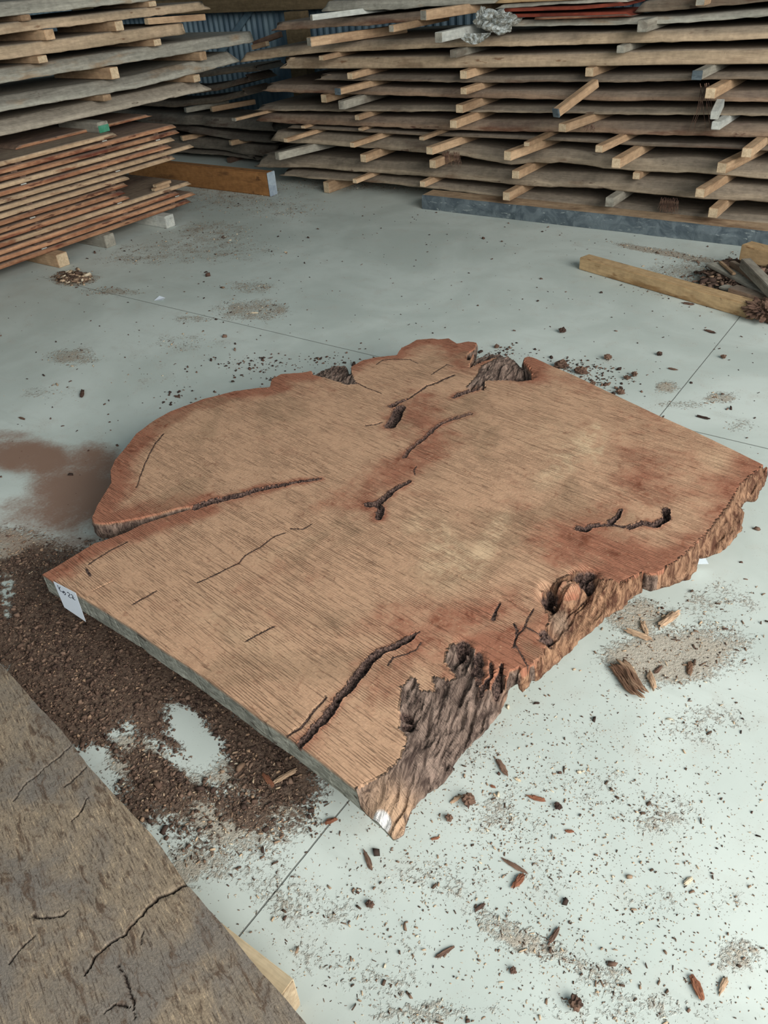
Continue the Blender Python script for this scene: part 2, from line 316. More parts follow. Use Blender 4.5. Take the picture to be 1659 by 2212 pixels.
mid = (s1 + s2)/2; dd = (s2 - s1).normalized(); dd.y = 0
o = box('trim_3', (-.55, -.010, -.03), (.55, .010, .03), M['iron'], bev=.002, loc=(mid.x, 6.685, mid.z), rot=(0, -math.atan2(dd.z, dd.x), 0))
tag(o, 'dark diagonal brace strap against the back wall', 'brace', kind='structure')

# ------------------------------------------------------------------ timber stacks
def interp(pts, s):
    if s <= pts[0][0]:
        a, b = pts[0], pts[1]
        return a[1]
    for a, b in zip(pts, pts[1:]):
        if s <= b[0]: return a[1] + (b[1] - a[1])*(s - a[0])/(b[0] - a[0])
    return pts[-1][1]
def plank(name, zp, s0, s1, th, width, bev, mat, origin_axis, front, seed, skewL=.05, skewR=.05, wob=.02, live=True, step=.06, zj=0.0):
    """board lying along local x; local y runs back into the stack; front edge waney"""
    n = max(8, int((s1 - s0)/step)); z0 = interp(zp, (s0 + s1)/2); vs = []; fs = []
    prof_n = 7
    for i in range(n + 1):
        u = i/n; s = s0 + (s1 - s0)*u; z = interp(zp, s) - z0
        w = wob*fbm(s*1.7, seed*3.1) ; w2 = wob*.5*fbm(s*5.3, seed*7.7)
        b = bev*(.75 + .6*fbm(s*1.3, seed*5.7 + 9))
        b = max(.002, b); tj = th*(1 + .05*nz(s*2.2, seed))
        eL = skewL*max(0, 1 - u*n/1.0) ; eR = skewR*max(0, 1 - (1 - u)*n/1.0)
        P = [(w, 0.0, 0), (w - .004 + w2*.3, tj*.12, .1), (w + b*.35 + w2*.5, tj*.5, .5), (w + b*.8 + w2, tj*.88, .9), (w + b + .006 + w2, tj, 1), (width + .5*w, tj, 1), (width, 0.0, 0)]
        for (y_, z_, k) in P:
            jit = .004*nz(s*9, z_*60, seed) + (.006*nz(s*23, seed*2.2, k*4) if k < .5 and wob > .01 else 0); zr = (.005*nz(s*17, seed*9.1) + .004*nz(s*31, seed*4.4)) if (k == 0 and wob > .01 and y_ < .3) else 0
            vs.append((s - (s0 + s1)/2 + (eL - eR)*k + (.02*nz(seed, z_*40) if i in (0, n) else 0), y_ + jit, z + z_ + zr))
    for i in range(n):
        for k in range(prof_n):
            a = i*prof_n + k; b_ = i*prof_n + (k + 1) % prof_n
            fs.append((a, b_, b_ + prof_n, a + prof_n))
    fs.append(tuple(range(prof_n - 1, -1, -1))); fs.append(tuple(n*prof_n + k for k in range(prof_n)))
    mid = (s0 + s1)/2
    if origin_axis == 'Y': loc, rot = (mid, front, z0 + zj), (0, 0, 0)
    else: loc, rot = (front, mid, z0 + zj), (0, 0, math.pi/2)
    o = mesh_obj(name, vs, fs, mat, loc=loc, rot=rot)
    me_ = o.data
    me_.polygons.foreach_set('use_smooth', [len(p.vertices) == 4 and (p.index % prof_n) in (0, 1, 2, 3) for p in me_.polygons])
    return o
YF = 5.25
ORD = ['lowest', 'second from the floor', 'third from the floor', 'fourth from the floor', 'fifth from the floor', 'sixth from the floor', 'seventh from the floor', 'eighth from the floor',
       'ninth from the floor', 'tenth from the floor', 'eleventh from the floor', 'twelfth from the floor', 'thirteenth from the floor', 'fourteenth from the floor']
ROWS = [
 ([(605,378),(850,397),(1080,423),(1313,453),(1450,470),(1659,487)], 'plank', .05, 'stained grey-brown'),
 ([(556,358),(686,362),(842,374),(1060,390),(1204,402),(1313,408),(1421,417),(1529,426),(1659,437)], 'plank', .055, 'dusty grey-brown knotty'),
 ([(588,304),(657,309),(777,318),(919,330),(1004,338),(1107,355),(1168,350),(1215,350),(1313,364),(1403,370),(1493,372),(1659,386)], 'plank', .05, 'wavy-edged brown'),
 ([(621,277),(780,285),(914,293),(1060,298),(1266,308),(1385,316),(1537,321),(1659,326)], 'plank_dark', .01, 'thin dark'),
 ([(552,262),(639,267),(769,272),(939,278),(1060,283),(1262,287),(1421,291),(1659,296)], 'plank_brown', .035, 'reddish flaking-bark'),
 ([(547,239),(769,241),(1080,242),(1277,245),(1385,248),(1529,249),(1659,252)], 'plank', .04, 'grey slant-ended'),
 ([(563,197),(733,203),(986,211),(1080,212),(1240,216),(1659,219)], 'plank_brown', .035, 'brown bark-edged'),
 ([(678,173),(842,175),(1080,179),(1349,177),(1659,172)], 'plank_dark', .03, 'short dark'),
 ([(605,148),(805,148),(1080,146),(1277,143),(1421,140),(1659,138)], 'plank_tan', .015, 'thick squared tan'),
 ([(523,134),(600,124),(686,114),(842,107),(1060,100),(1313,95),(1659,84)], 'plank_tan', .03, 'long tan upward-curving'),
]
GAP = .041; ZP = []; TH = []
for k, (pts, m_, bev, nm_) in enumerate(ROWS):
    zz = [(aty(x, y, YF).x, aty(x, y, YF).z) for x, y in pts]
    sl = (zz[-1][1] - zz[-2][1])/(zz[-1][0] - zz[-2][0]); zz.append((zz[-1][0] + 2.2, zz[-1][1] + sl*.3)); ZP.append(zz)
for k in range(len(ROWS)):
    if k < len(ROWS) - 1:
        s_ = np.linspace(-3.4, -1.1, 12); pit = min(interp(ZP[k+1], x) - interp(ZP[k], x) for x in s_); TH.append(max(.022, pit - GAP))
    else: TH.append(.062)
for k, (pts, m_, bev, nm_) in enumerate(ROWS):
    s0 = ZP[k][0][0]
    o = plank('timber_plank', ZP[k], s0, 1.15, TH[k], .85 + .1*nz(k*3.3), bev*1.5, M[m_], 'Y', YF - (.02 if k < 3 else 0) + .02*nz(k*1.7), k + 1, skewL=.16 if k in (0, 1, 5, 6, 7, 8) else .05, wob=.035 if bev > .02 else .008)
    tag(o, '%s plank in the large right-hand stack, %s' % (nm_, ORD[k]), 'plank', 'planks of the right-hand stack')

def stick(front, back_in, size, mat, endm, label, hgt=None, group=None, name='stacking_stick', wid=None):
    d = Vector(front) - Vector(back_in); L = d.length
    w_ = wid or size
    o = box(name, (-L/2, -w_/2, -hgt/2 if hgt else -size/2), (L/2, w_/2, hgt/2 if hgt else size/2), M[mat], bev=.003, loc=(Vector(front) + Vector(back_in))/2, endmat=M[endm])
    o.rotation_euler = d.to_track_quat('X', 'Z').to_euler()
    return tag(o, label, 'stacking stick', group)
def sealed(o, mat='greypaint', lab='blue-grey sealed end'):
    x = max(v_.co.x for v_ in o.data.vertices); hy = max(v_.co.y for v_ in o.data.vertices); hz_ = max(v_.co.z for v_ in o.data.vertices)
    e = box('sealed_end', (x - .012, -hy - .0008, -hz_ - .0008), (x + .0012, hy + .0008, hz_ + .0008), M[mat], parent=o, bev=.002); e['label'] = lab
    return o
SPOT = []
ST = [ # row below, front px, back px, mat
 (0,(765,378),(804,371),0),(0,(912,387),(936,383),0),(1,(598,335),(683,318),1),(1,(784,336),(816,327),0),(1,(934,347),(961,340),0),
 (2,(616,298),(681,286),0),(2,(760,309),(824,295),0),(2,(927,316),(994,300),0),(3,(654,273),(668,270),0),(3,(778,277),(790,274),0),(3,(910,287),(954,282),0),
 (4,(505,262),(578,247),0),(4,(771,255),(795,250),0),(4,(979,259),(1026,250),0),(5,(737,224),(782,213),1),(5,(699,212),(706,210),0),(5,(992,228),(1033,219),0),
 (6,(728,193),(798,181),0),(6,(1001,192),(1035,184),0),(7,(755,157),(791,154),0),(7,(1001,159),(1020,156),0),(8,(693,123),(729,117),0),(8,(979,113),(1000,110),1),
 (0,(1094,406),(1129,395),0),(0,(1318,419),(1342,413),1),(0,(1544,437),(1565,431),0),
 (1,(1114,361),(1147,354),0),(1,(1374,383),(1380,381),0),(1,(1515,397),(1565,381),0),(2,(1096,327),(1165,307),0),(2,(1333,327),(1378,314),0),(2,(1560,355),(1623,327),0),
 (3,(1138,298),(1183,287),0),(3,(1295,305),(1349,292),0),(3,(1616,314),(1645,300),0),(4,(1215,267),(1284,249),0),(4,(1547,267),(1566,258),2),
 (6,(1535,197),(1565,177),0),(7,(1506,157),(1533,152),1),(7,(1273,156),(1280,154),0),(8,(1340,106),(1352,104),1)]
cols = [('stick', 'stick_end', 'tan pine'), ('stick_grey', 'stick_grey', 'greyish weathered'), ('stick_pale', 'stick_pale', 'pale whitish')]
ST.sort(key=lambda a: (a[0], a[1][0]))
cnt = {}
SHORT = ['lowest', 'second-lowest', 'third-lowest', 'fourth-lowest', 'fifth-lowest', 'sixth-lowest', 'seventh-lowest', 'eighth-lowest', 'ninth-lowest', 'tenth-lowest', 'eleventh-lowest', 'twelfth-lowest', 'thirteenth-lowest', 'fourteenth-lowest', 'fifteenth-lowest']
for row, fp, bp, c in ST:
    xb = aty(bp[0], bp[1], YF).x
    f_ = atx(fp[0], fp[1], xb); p_ = max(.035, min(.34, YF - f_.y))
    # the stick may stand slightly skew: keep it where the photo shows its front end
    xf = aty(fp[0], fp[1], YF - p_).x
    lo = interp(ZP[row], xb) + TH[row]; hi = interp(ZP[row+1], xb); g = max(.02, hi - lo - .002); zc = (lo + hi)/2
    k = cnt.get(row, 0); cnt[row] = k + 1
    g = min(g, .056); zc = hi - .001 - g/2 if hi - lo > .064 else zc
    nth = ['first', 'second', 'third', 'fourth', 'fifth', 'sixth', 'seventh', 'eighth'][k]
    so_ = stick((xf, YF - p_, zc), (xb + (xb - xf)*.6, YF + .45, zc), g, cols[c][0], cols[c][1], '%s stick end on the %s right stack plank, %s from the left' % (cols[c][2], SHORT[row], nth), hgt=g, wid=max(.042, min(.056, g*1.2)), group='sticks between the planks of the right-hand stack')
    if fp in ((728, 193), (1506, 157), (505, 262)): sealed(so_, 'stick_grey' if fp[0] == 505 else 'greypaint')
# slanting loose stick
a_, b_ = aty(1200, 245, YF - .34), aty(1278, 186, YF - .05)
sealed(stick(a_, b_ + (b_ - a_)*.12, .048, 'stick', 'stick_grey', 'loose tan stick leaning diagonally out of the right-hand stack'))
a_, b_ = aty(1543, 250, YF - .17), aty(1556, 222, YF - .03)
stick(a_, b_, .045, 'stick_pale', 'stick_pale', 'short pale bent stick hanging down at the right of the right-hand stack')
# floor bearers
for i, (fp, bp) in enumerate((((704, 405), (728, 396)), ((1326, 462), (1335, 460)), ((1526, 478), (1532, 476)))):
    xb = aty(bp[0], bp[1], YF).x; lo = 0.0; hi = max(.03, interp(ZP[0], xb)); hi = min(hi, .09)
    yfr = atz(fp[0], fp[1], hi/2).y if i == 0 else YF + .02
    stick((xb - (.04 if i == 0 else 0), yfr, hi/2), (xb, YF + .5, hi/2), .06, 'stick', 'stick_end', ['tan floor bearer sticking out under the left end of the right stack', 'bearer on the floor under the middle of the right stack', 'bearer on the floor under the right part of the right stack'][i], hgt=hi - .004)
# upper boards of the right stack
def zline(pts, Y): return [(aty(x, y, Y).x, aty(x, y, Y).z) for x, y in pts]
def upper(pts, th, bev, mat, lab, Y=YF, x1=None, skewL=.05, width=.7, wob=.02, seed=30, cat='plank', nm_='timber_plank'):
    z_ = zline(pts, Y); x1 = z_[-1][0] if x1 is None else x1
    if x1 > z_[-1][0]: z_.append((x1, z_[-1][1]))
    return tag(plank(nm_, z_, z_[0][0], x1, th, width, bev, M[mat], 'Y', Y, seed, skewL=skewL, wob=wob), lab, cat, 'boards on top of the right-hand stack')
upper([(585,67),(683,61),(805,54),(914,43),(960,40)], .052, .04, 'plank_brown', 'brown plank with a dark tapered end above the long tan plank', skewL=.15, seed=31)
upper([(697,25),(878,20),(914,14),(1080,7)], .062, .03, 'plank_grey', 'grey-green rough plank at the top left of the right stack', skewL=.05, seed=32)
upper([(1096,58),(1349,54),(1475,50),(1659,36)], .036, .02, 'plank_grey', 'grey plank just below the dark red boards', x1=1.15, seed=33)
upper([(1370,28),(1475,20),(1659,4)], .055, .02, 'plank_dark', 'dark plank at the upper right corner beside the red boards', x1=1.15, seed=34, Y=YF+.02)
upper([(1060,39),(1200,36),(1367,33)], .018, .0, 'red_deep', 'thin dark red board, longest of the red boards', Y=YF - .03, wob=.002, skewL=0, seed=35, width=.3)
upper([(1155,42.5),(1260,39.5),(1367,35.5)], .012, .0, 'red', 'thin orange-red board, lowest of the red boards', Y=YF - .05, wob=.002, skewL=0, seed=36, width=.2)
upper([(1090,26),(1250,21),(1355,12)], .018, .0, 'red_deep', 'thick dark red board on top of the thin red ones', Y=YF - .03, wob=.002, skewL=0, seed=37, width=.3)
upper([(1069,20),(1200,10),(1360,3)], .022, .01, 'plank_grey', 'rough grey board lying over the dark red boards', Y=YF, seed=38, width=.4)
upper([(1070,8),(1150,4),(1280,-1)], .04, .0, 'post', 'yellow-brown board at the top edge above the red boards', Y=YF, seed=39, width=.4, wob=.002)
z10 = lambda x: interp(ZP[9], x) + TH[9]
def toprow(i, fp, bp, zc, s, c, lab):
    xb = aty(bp[0], bp[1], YF).x; f_ = atx(fp[0], fp[1], xb); p_ = max(.035, min(.38, YF - f_.y)); xf = aty(fp[0], fp[1], YF - p_).x
    z_ = aty(fp[0], fp[1], YF - p_).z if zc is None else max(zc(xb), zc(xf), zc(xb + .1)) + s/2 + .004
    stick((xf, YF - p_, z_), (xb + (xb - xf)*.4, YF + .4, z_), s, cols[c][0], 'stick_grey' if c != 2 else 'stick_grey', lab)
toprow(0, (666, 83), (787, 67), z10, .055, 0, 'long orange-tan stick with a grey end near the top left of the right stack')
toprow(1, (947, 79), (1015, 67), z10, .055, 2, 'pale white-painted stick beside the crumpled plastic')
toprow(2, (914, 33), (1022, 18), None, .055, 0, 'bright tan square stick near the top of the right stack')
toprow(3, (672, 38), (800, 32), None, .034, 2, 'bluish grey stick under the top grey plank')
toprow(4, (1387, 61), (1407, 60), z10, .06, 1, 'square grey-brown stick end under the upper right planks')
toprow(5, (1513, 1), (1524, 0), None, .05, 0, 'tan stick end at the top edge of the right stack')
toprow(6, (845, 62), (900, 60), None, .04, 0, 'short tan stick under the brown tapered plank')
# crumpled plastic
t = NT('crumpled_film'); n1 = t.noise(t.coord(), 22, 4, .7, 1.5)
m_ = t.finish(t.mix(t.ramp(n1, .4, .65), rgb(128, 126, 114), rgb(206, 212, 210)), .25, n1, .8, .02, .5)
t.b.inputs['Alpha'].default_value = .9
M['film'] = m_
def lump(name, c, r, mat, seed, rough=.45, sub=4, freq=2.2, flat=None, parent=None, base=False):
    bm = bmesh.new(); bmesh.ops.create_icosphere(bm, subdivisions=sub, radius=1.0)
    for v_ in bm.verts:
        p = v_.co.copy(); k = 1 + rough*(abs(fbm(p.x*freq + seed, p.y*freq, p.z*freq, 4))*1.8 - .5)
        v_.co = Vector((p.x*r[0]*k, p.y*r[1]*k, p.z*r[2]*k))
    if base:
        zm = min(v_.co.z for v_ in bm.verts)
        for v_ in bm.verts: v_.co.z -= zm
    m2 = bpy.data.meshes.new(name); bm.to_mesh(m2); bm.free(); m2.materials.append(mat)
    o = bpy.data.objects.new(name, m2); COL.objects.link(o); o.location = c
    if parent: o.parent = parent
    return o
c = aty(1065, 68, YF - .08); o = lump('plastic_wrap', (c.x, YF - .02, z10(c.x) + .003), (.15, .08, .06), M['film'], 4.0, .42, 5, 1.1, base=True)
tag(o, 'crumpled translucent plastic wrap lying on the long tan plank of the right stack', 'plastic wrap')
vs = []; fs = []; n = 14
for i in range(n + 1):
    for j in range(7):
        u, v_ = i/n, j/6; x, y = 985 + 75*u, 70 + 8*u*(1 - u) + (20*math.sin(3.1*u) + 4)*v_
        p = aty(x, y, YF - .11 - .02*v_ + .015*nz(u*9, v_*4)); vs.append(p)
for i in range(n):
    for j in range(6): a = i*7 + j; fs.append((a, a + 7, a + 8, a + 1))
mesh_obj('wrap_flap', [Vector(p) - Vector(o.location) for p in vs], fs, M['film'], parent=o)
c = aty(1040, 33, YF - .06); o2 = lump('foil_scrap', (c.x, YF - .05, c.z), (.035, .02, .04), M['film'], 9.0, .7, 3, 2.5); tag(o2, 'small silvery scrap stuck above the crumpled plastic', 'scrap')

# corner stack behind, seen between the two big stacks
CY = 5.75
CR = [([(380,318),(444,322),(495,329),(545,336)], .09, 'lowest'), ([(380,283),(444,290),(495,301),(535,304)], .05, 'second from the floor'), ([(385,268),(460,273),(539,279)], .082, 'third from the floor')]
prev = None
for i, (pts, th, on) in enumerate(CR):
    z_ = zline(pts, CY); x0_ = -7.9; z_.insert(0, (x0_, z_[0][1]))
    o = plank('timber_plank', z_, x0_, z_[-1][0] + .35, th, .42, .07, M['corner'], 'Y', CY, 50 + i, skewR=.25, wob=.06)
    tag(o, 'dim slab in the low corner stack between the two big stacks, %s' % on, 'plank', 'slabs of the corner stack')
# lower corner slabs, bearers down to the floor
z_ = zline([(430,352),(517,352),(560,352)], CY); o = plank('timber_plank', [(-7.9, .05), (-4.9, .05)], -7.9, z_[-1][0], .030, .42, .05, M['corner'], 'Y', CY + .02, 58, skewR=.2, wob=.04)
tag(o, 'dark slab at the very bottom of the corner stack behind the brown beam', 'plank', 'slabs of the corner stack')
for i, x in enumerate((-7.2, -6.0)):
    stick((x, CY - .02, .024), (x, CY + .4, .024), .046, 'stick_dark', 'stick_dark', ['floor bearer at the hidden left of the corner stack', 'floor bearer under the corner stack behind the brown beam'][i])
CS = [((497, 309), (545, 303), 0, 'tan stick in the corner stack below the second slab'), ((392, 299), (440, 286), 0, 'brownish stick at the left of the corner stack'), ((400, 238), (450, 224), 1, 'grey-ended stick lying on top of the corner stack'), ((456, 236), (510, 219), 0, 'brown stick on top of the corner stack, next to the grey-ended one')]
for fp, bp, c, lab in CS:
    xb = aty(bp[0], bp[1], CY).x; f_ = aty(fp[0], fp[1], CY - .08); z_ = f_.z
    stick((f_.x, CY - .08, z_), (f_.x + .15, CY + .35, z_), .05, cols[c][0], cols[c][1], lab, hgt=.042)
for i, (pts, th) in enumerate([([(380,232),(470,222),(540,205)], .05), ([(400,205),(470,196),(545,176)], .05), ([(420,170),(500,158),(563,154)], .045)]):
    z_ = zline(pts, CY + .1); z_.insert(0, (-7.9, z_[0][1]))
    o = plank('timber_plank', z_, -7.9, z_[-1][0], th, .35, .04, M['plank_dark'], 'Y', CY + .1, 60 + i, skewR=.1, wob=.03)
    tag(o, ['dark board resting above the corner stack, lowest of three', 'dark board above the corner stack, middle of three', 'dark reddish board above the corner stack, highest of three'][i], 'plank', 'dark boards over the corner stack')
# brown square beam with waxed end
root = bpy.data.objects.new('timber_beam', None); COL.objects.link(root)
bt = atz(583, 425); root.location = (bt.x, bt.y, 0)
tag(root, 'thick smooth brown beam standing on edge between the stacks with a white waxed end', 'beam')
hb = atx(581, 372, bt.x).z
b_ = box('timber', (-1.75, 0, .001), (0, .085, hb), M['brown'], parent=root, bev=.008)
e_ = box('waxed_end', (0.0, -.002, .001), (.012, .087, hb + .001), M['whitewax'], parent=root, bev=.004); e_['label'] = 'white and blue-grey waxed end'

# long grey painted beam in front of the right stack
a_, b_ = atz(915, 450), atz(1659, 541); root = bpy.data.objects.new('timber_beam', None); COL.objects.link(root)
root.location = (a_.x, 5.04, 0); tag(root, 'long low beam with grey sealed side lying on the floor before the right stack', 'beam')
hz_ = .098
vs = []; fs = []; L = 4.6; n = 60
for i in range(n + 1):
    x = L*i/n; w1 = .006*fbm(x*3, 5); w2 = .008*fbm(x*5, 15)
    vs += [(x, w1, .001), (x, w1 - .004 + w2, hz_*.5), (x, w1 + .004, hz_ - .006 + w2*.5), (x, w1 + .012, hz_ + w2*.4), (x, .155, hz_ + .002), (x, .155, .001)]
for i in range(n):
    for k in range(6): a = i*6 + k; b = i*6 + (k + 1) % 6; fs.append((a, b, b + 6, a + 6))
fs.append((5, 4, 3, 2, 1, 0)); fs.append(tuple(n*6 + k for k in range(6)))
fm = [1 if (i % 6) in (0, 1, 2) and i < n*6 else 0 for i in range(len(fs))]
bb = mesh_obj('timber', vs, fs, [M['beam_top'], M['greypaint']], parent=root, fm=fm)

# left: stack of thin reddish boards
XF = -4.97
# three bearers
for i, (fx, lab, c) in enumerate(((126, 'pale tan square bearer under the left red board stack, nearest', 'stick'), (228, 'dark grey bearer under the left red board stack, middle one', 'stick_grey'), (366, 'whitish grey bearer under the left red board stack, farthest', 'stick_pale'))):
    fp = [(150, 572), (250, 530), (378, 488)][i]; p = atz(*fp)
    stick((p.x, p.y - .035, .044), (-6.0, p.y - .035, .044), .086, c, 'stick_end' if i == 0 else c, lab)
NB = 15; zb0, zb1 = .090, .70; right = [4.28, 4.34, 4.18, 4.32, 3.72, 3.70, 3.74, 3.76, 4.22, 4.42, 4.20, 4.24, 4.30, 4.28, 3.75]
mats_ = ['red', 'red', 'red', 'red_tan', 'red', 'red', 'red', 'red_tan', 'red_tan', 'red_tan', 'red', 'red_tan', 'red', 'red', 'red_tan']
names = ['orange-red', 'reddish brown', 'brown', 'pale tan', 'rusty brown', 'reddish', 'warm brown', 'tan', 'light tan', 'whitish tan', 'deep red', 'tan-brown', 'orange-brown', 'knotty red', 'brown-topped']
step_ = (zb1 - zb0)/NB
ORDB = ORD + ['fifteenth from the floor']
RB = []
for k in range(NB):
    z = zb0 + step_*k; y0_ = 1.45 + .05*nz(k*2.2); y1_ = right[k]
    o = plank('thin_board', [(y0_, z), (y1_, z)], y0_, y1_, step_*.70, .92, .004, M[mats_[k]], 'X', XF + (.012*nz(k*5.1)), 70 + k, skewL=.0, skewR=.03, wob=.007, step=.08)
    tag(o, '%s thin board in the low left stack, %s' % (names[k], ORDB[k]), 'board', 'thin boards of the low left stack'); RB.append(y1_)
o = plank('thin_board', [(2.9, zb1 - step_*.3 + .002), (4.32, zb1 - step_*.3 + .002)], 3.1, 4.27, .020, .5, .004, M['red'], 'X', XF - .22, 95, wob=.01)
tag(o, 'orange-edged board lying at the far end on top of the low left stack', 'board', 'thin boards of the low left stack')
colsY = [2.95, 3.62, 4.10]
for k in range(NB - 1):
    z = zb0 + step_*k + step_*.70; zc = z + step_*.15
    for j, yc in enumerate(colsY):
        if yc > min(right[k], right[k+1]) - .02: continue
        yy = yc + .10*nz(k*1.3 + 40*j); ex = XF + .004 + .012*nz(k*3.3, j)
        stick((ex, yy, zc), (XF - .5, yy, zc), .045, 'stick_dark', 'stick_dark' if (k*3 + j) % 5 else 'stick_pale',
              '%s spacer on the %s thin board of the left stack, %s column' % ('dark' if (k*3 + j) % 5 else 'pale', SHORT[k], ['near', 'middle', 'far'][j]), hgt=step_*.3 - .001, wid=.045, group='spacers in the low left stack')
for i, (px, py, lab) in enumerate(((362, 372, 'pale stub sticking out at the far end of the left stack, upper'), (360, 384, 'pale stub sticking out at the far end of the left stack, lower'))):
    p = atx(px, py, XF - .03); zz_ = zb0 + step_*3.7 + .011 + (.0215 if i == 0 else 0); stick((XF - .03, p.y, zz_), (XF - .03, p.y - .15, zz_), .03, 'stick', 'stick_end', lab, hgt=.02, wid=.04)
# block with green paint and the thick slabs above
XU = -5.15
zt = zb0 + step_*14 + step_*.7
gp = atx(222, 268, XU + .10)
root = bpy.data.objects.new('support_block', None); COL.objects.link(root); root.location = (XU + .10, gp.y, zt + .001)
tag(root, 'grey block with a green painted end between low left stack and thick slabs', 'block')
box('wood_block', (-.45, -.045, 0), (0, .045, .066), M['stick_grey'], parent=root)
ge = box('painted_end', (.0, -.044, .001), (.003, .044, .045), M['green'], parent=root, bev=.001); ge['label'] = 'green paint on the block end'
o = stick((XU - .02, 2.2, zt + .035), (XU - .5, 2.2, zt + .035), .066, 'stick_grey', 'stick_grey', 'hidden support block under the near end of the thick slabs', name='support_block')
M['plank_light'] = wood('light_weathered_plank', rgb(158, 148, 132), rgb(182, 170, 152), rgb(140, 124, 106), (.56, .7), 24, .008, .06, rgb(100, 88, 76), dust=.4)
UP = [([(0,295),(469,191)], 'plank_light', .085, .11, 'pale grey sagging thick slab in the upper left stack, lowest', 4.86, .10),
      ([(0,242),(300,190),(521,133)], 'plank_grey', .078, .06, 'cracked grey thick slab with flaking bark in the upper left stack, second from its bottom', 5.22, .05),
      ([(0,181),(552,91)], 'plank_grey', .078, .04, 'longest grey slab in the upper left stack, third from its bottom', 5.42, .0),
      ([(0,131),(405,73)], 'plank_tan', .075, .01, 'tan squared plank in the upper left stack, fourth from its bottom', 4.70, .02),
      ([(0,75),(459,19)], 'plank_tan', .055, .015, 'tan slant-ended plank in the upper left stack, fifth from its bottom', 5.0, .10),
      ([(0,37),(343,0)], 'plank_grey', .075, .03, 'grey-green rough plank at the very top of the upper left stack', 4.62, .03)]
UZ = []
for i, (pts, m_, th, bev, lab, y1_, sk) in enumerate(UP):
    zz = [(atx(x, y, XU).y, atx(x, y, XU).z) for x, y in pts]; zz.insert(0, (1.3, zz[0][1])); zz.append((5.6, zz[-1][1])); UZ.append((zz, th))
for i, (pts, m_, th, bev, lab, y1_, sk) in enumerate(UP):
    zz, th = UZ[i]
    if i < 5:
        th = min(th, min(interp(UZ[i+1][0], y) - interp(zz, y) for y in np.linspace(3.0, 4.6, 8)) - .032); UZ[i] = (zz, th)
    o = plank('thick_slab', zz, 1.35 + .1*nz(i*4.4), y1_, th, .85, bev, M[m_], 'X', XU, 110 + i, skewL=.03, skewR=sk, wob=.02)
    tag(o, lab, 'slab', 'thick slabs of the upper left stack')
US = [(0,(230,208)),(0,(424,167)),(1,(247,157)),(1,(438,119)),(2,(93,133)),(2,(340,94)),(3,(108,79)),(3,(258,60)),(4,(336,8)),(4,(60,30))]
for i, (row, fp) in enumerate(US):
    p = atx(fp[0], fp[1], XU + .05); zz, th = UZ[row]; lo = interp(zz, p.y) + th; hi = interp(UZ[row+1][0], p.y); g = max(.02, min(.07, hi - lo - .002))
    pr = .055 if row < 4 else .02
    stick((XU + pr, p.y, (lo + hi)/2), (XU - .6, p.y, (lo + hi)/2), g, 'stick', 'stick_end' if i % 3 else 'stick', 'tan stick end in the upper left stack above its slab %s, %s' % (['lowest', 'second up', 'third up', 'fourth up', 'fifth up'][row], ['nearer', 'farther'][0 if (i % 2 == 0) != (row == 4) else 1]), hgt=g, wid=.07, group='sticks between the thick slabs of the upper left stack')
a_, b_ = atx(440, 37, XU + .03), atx(320, 46, XU + .01)
stick(a_, (b_.x - .02, b_.y, b_.z), .05, 'stick', 'stick_end', 'long tan stick with a knot lying along the upper left stack edge', hgt=.04)
a_, b_ = aty(547, 102, 5.55), aty(578, 94, 5.55); stick(a_, b_ , .045, 'stick', 'stick_end', 'small bright stick at the far end of the longest grey slab', hgt=.035)
a_, b_ = aty(550, 95, 5.6), aty(606, 74, 5.6); stick(a_, b_, .05, 'stick_dark', 'stick_dark', 'short dark brown broken board end between the two stacks near the blue wall', hgt=.04)

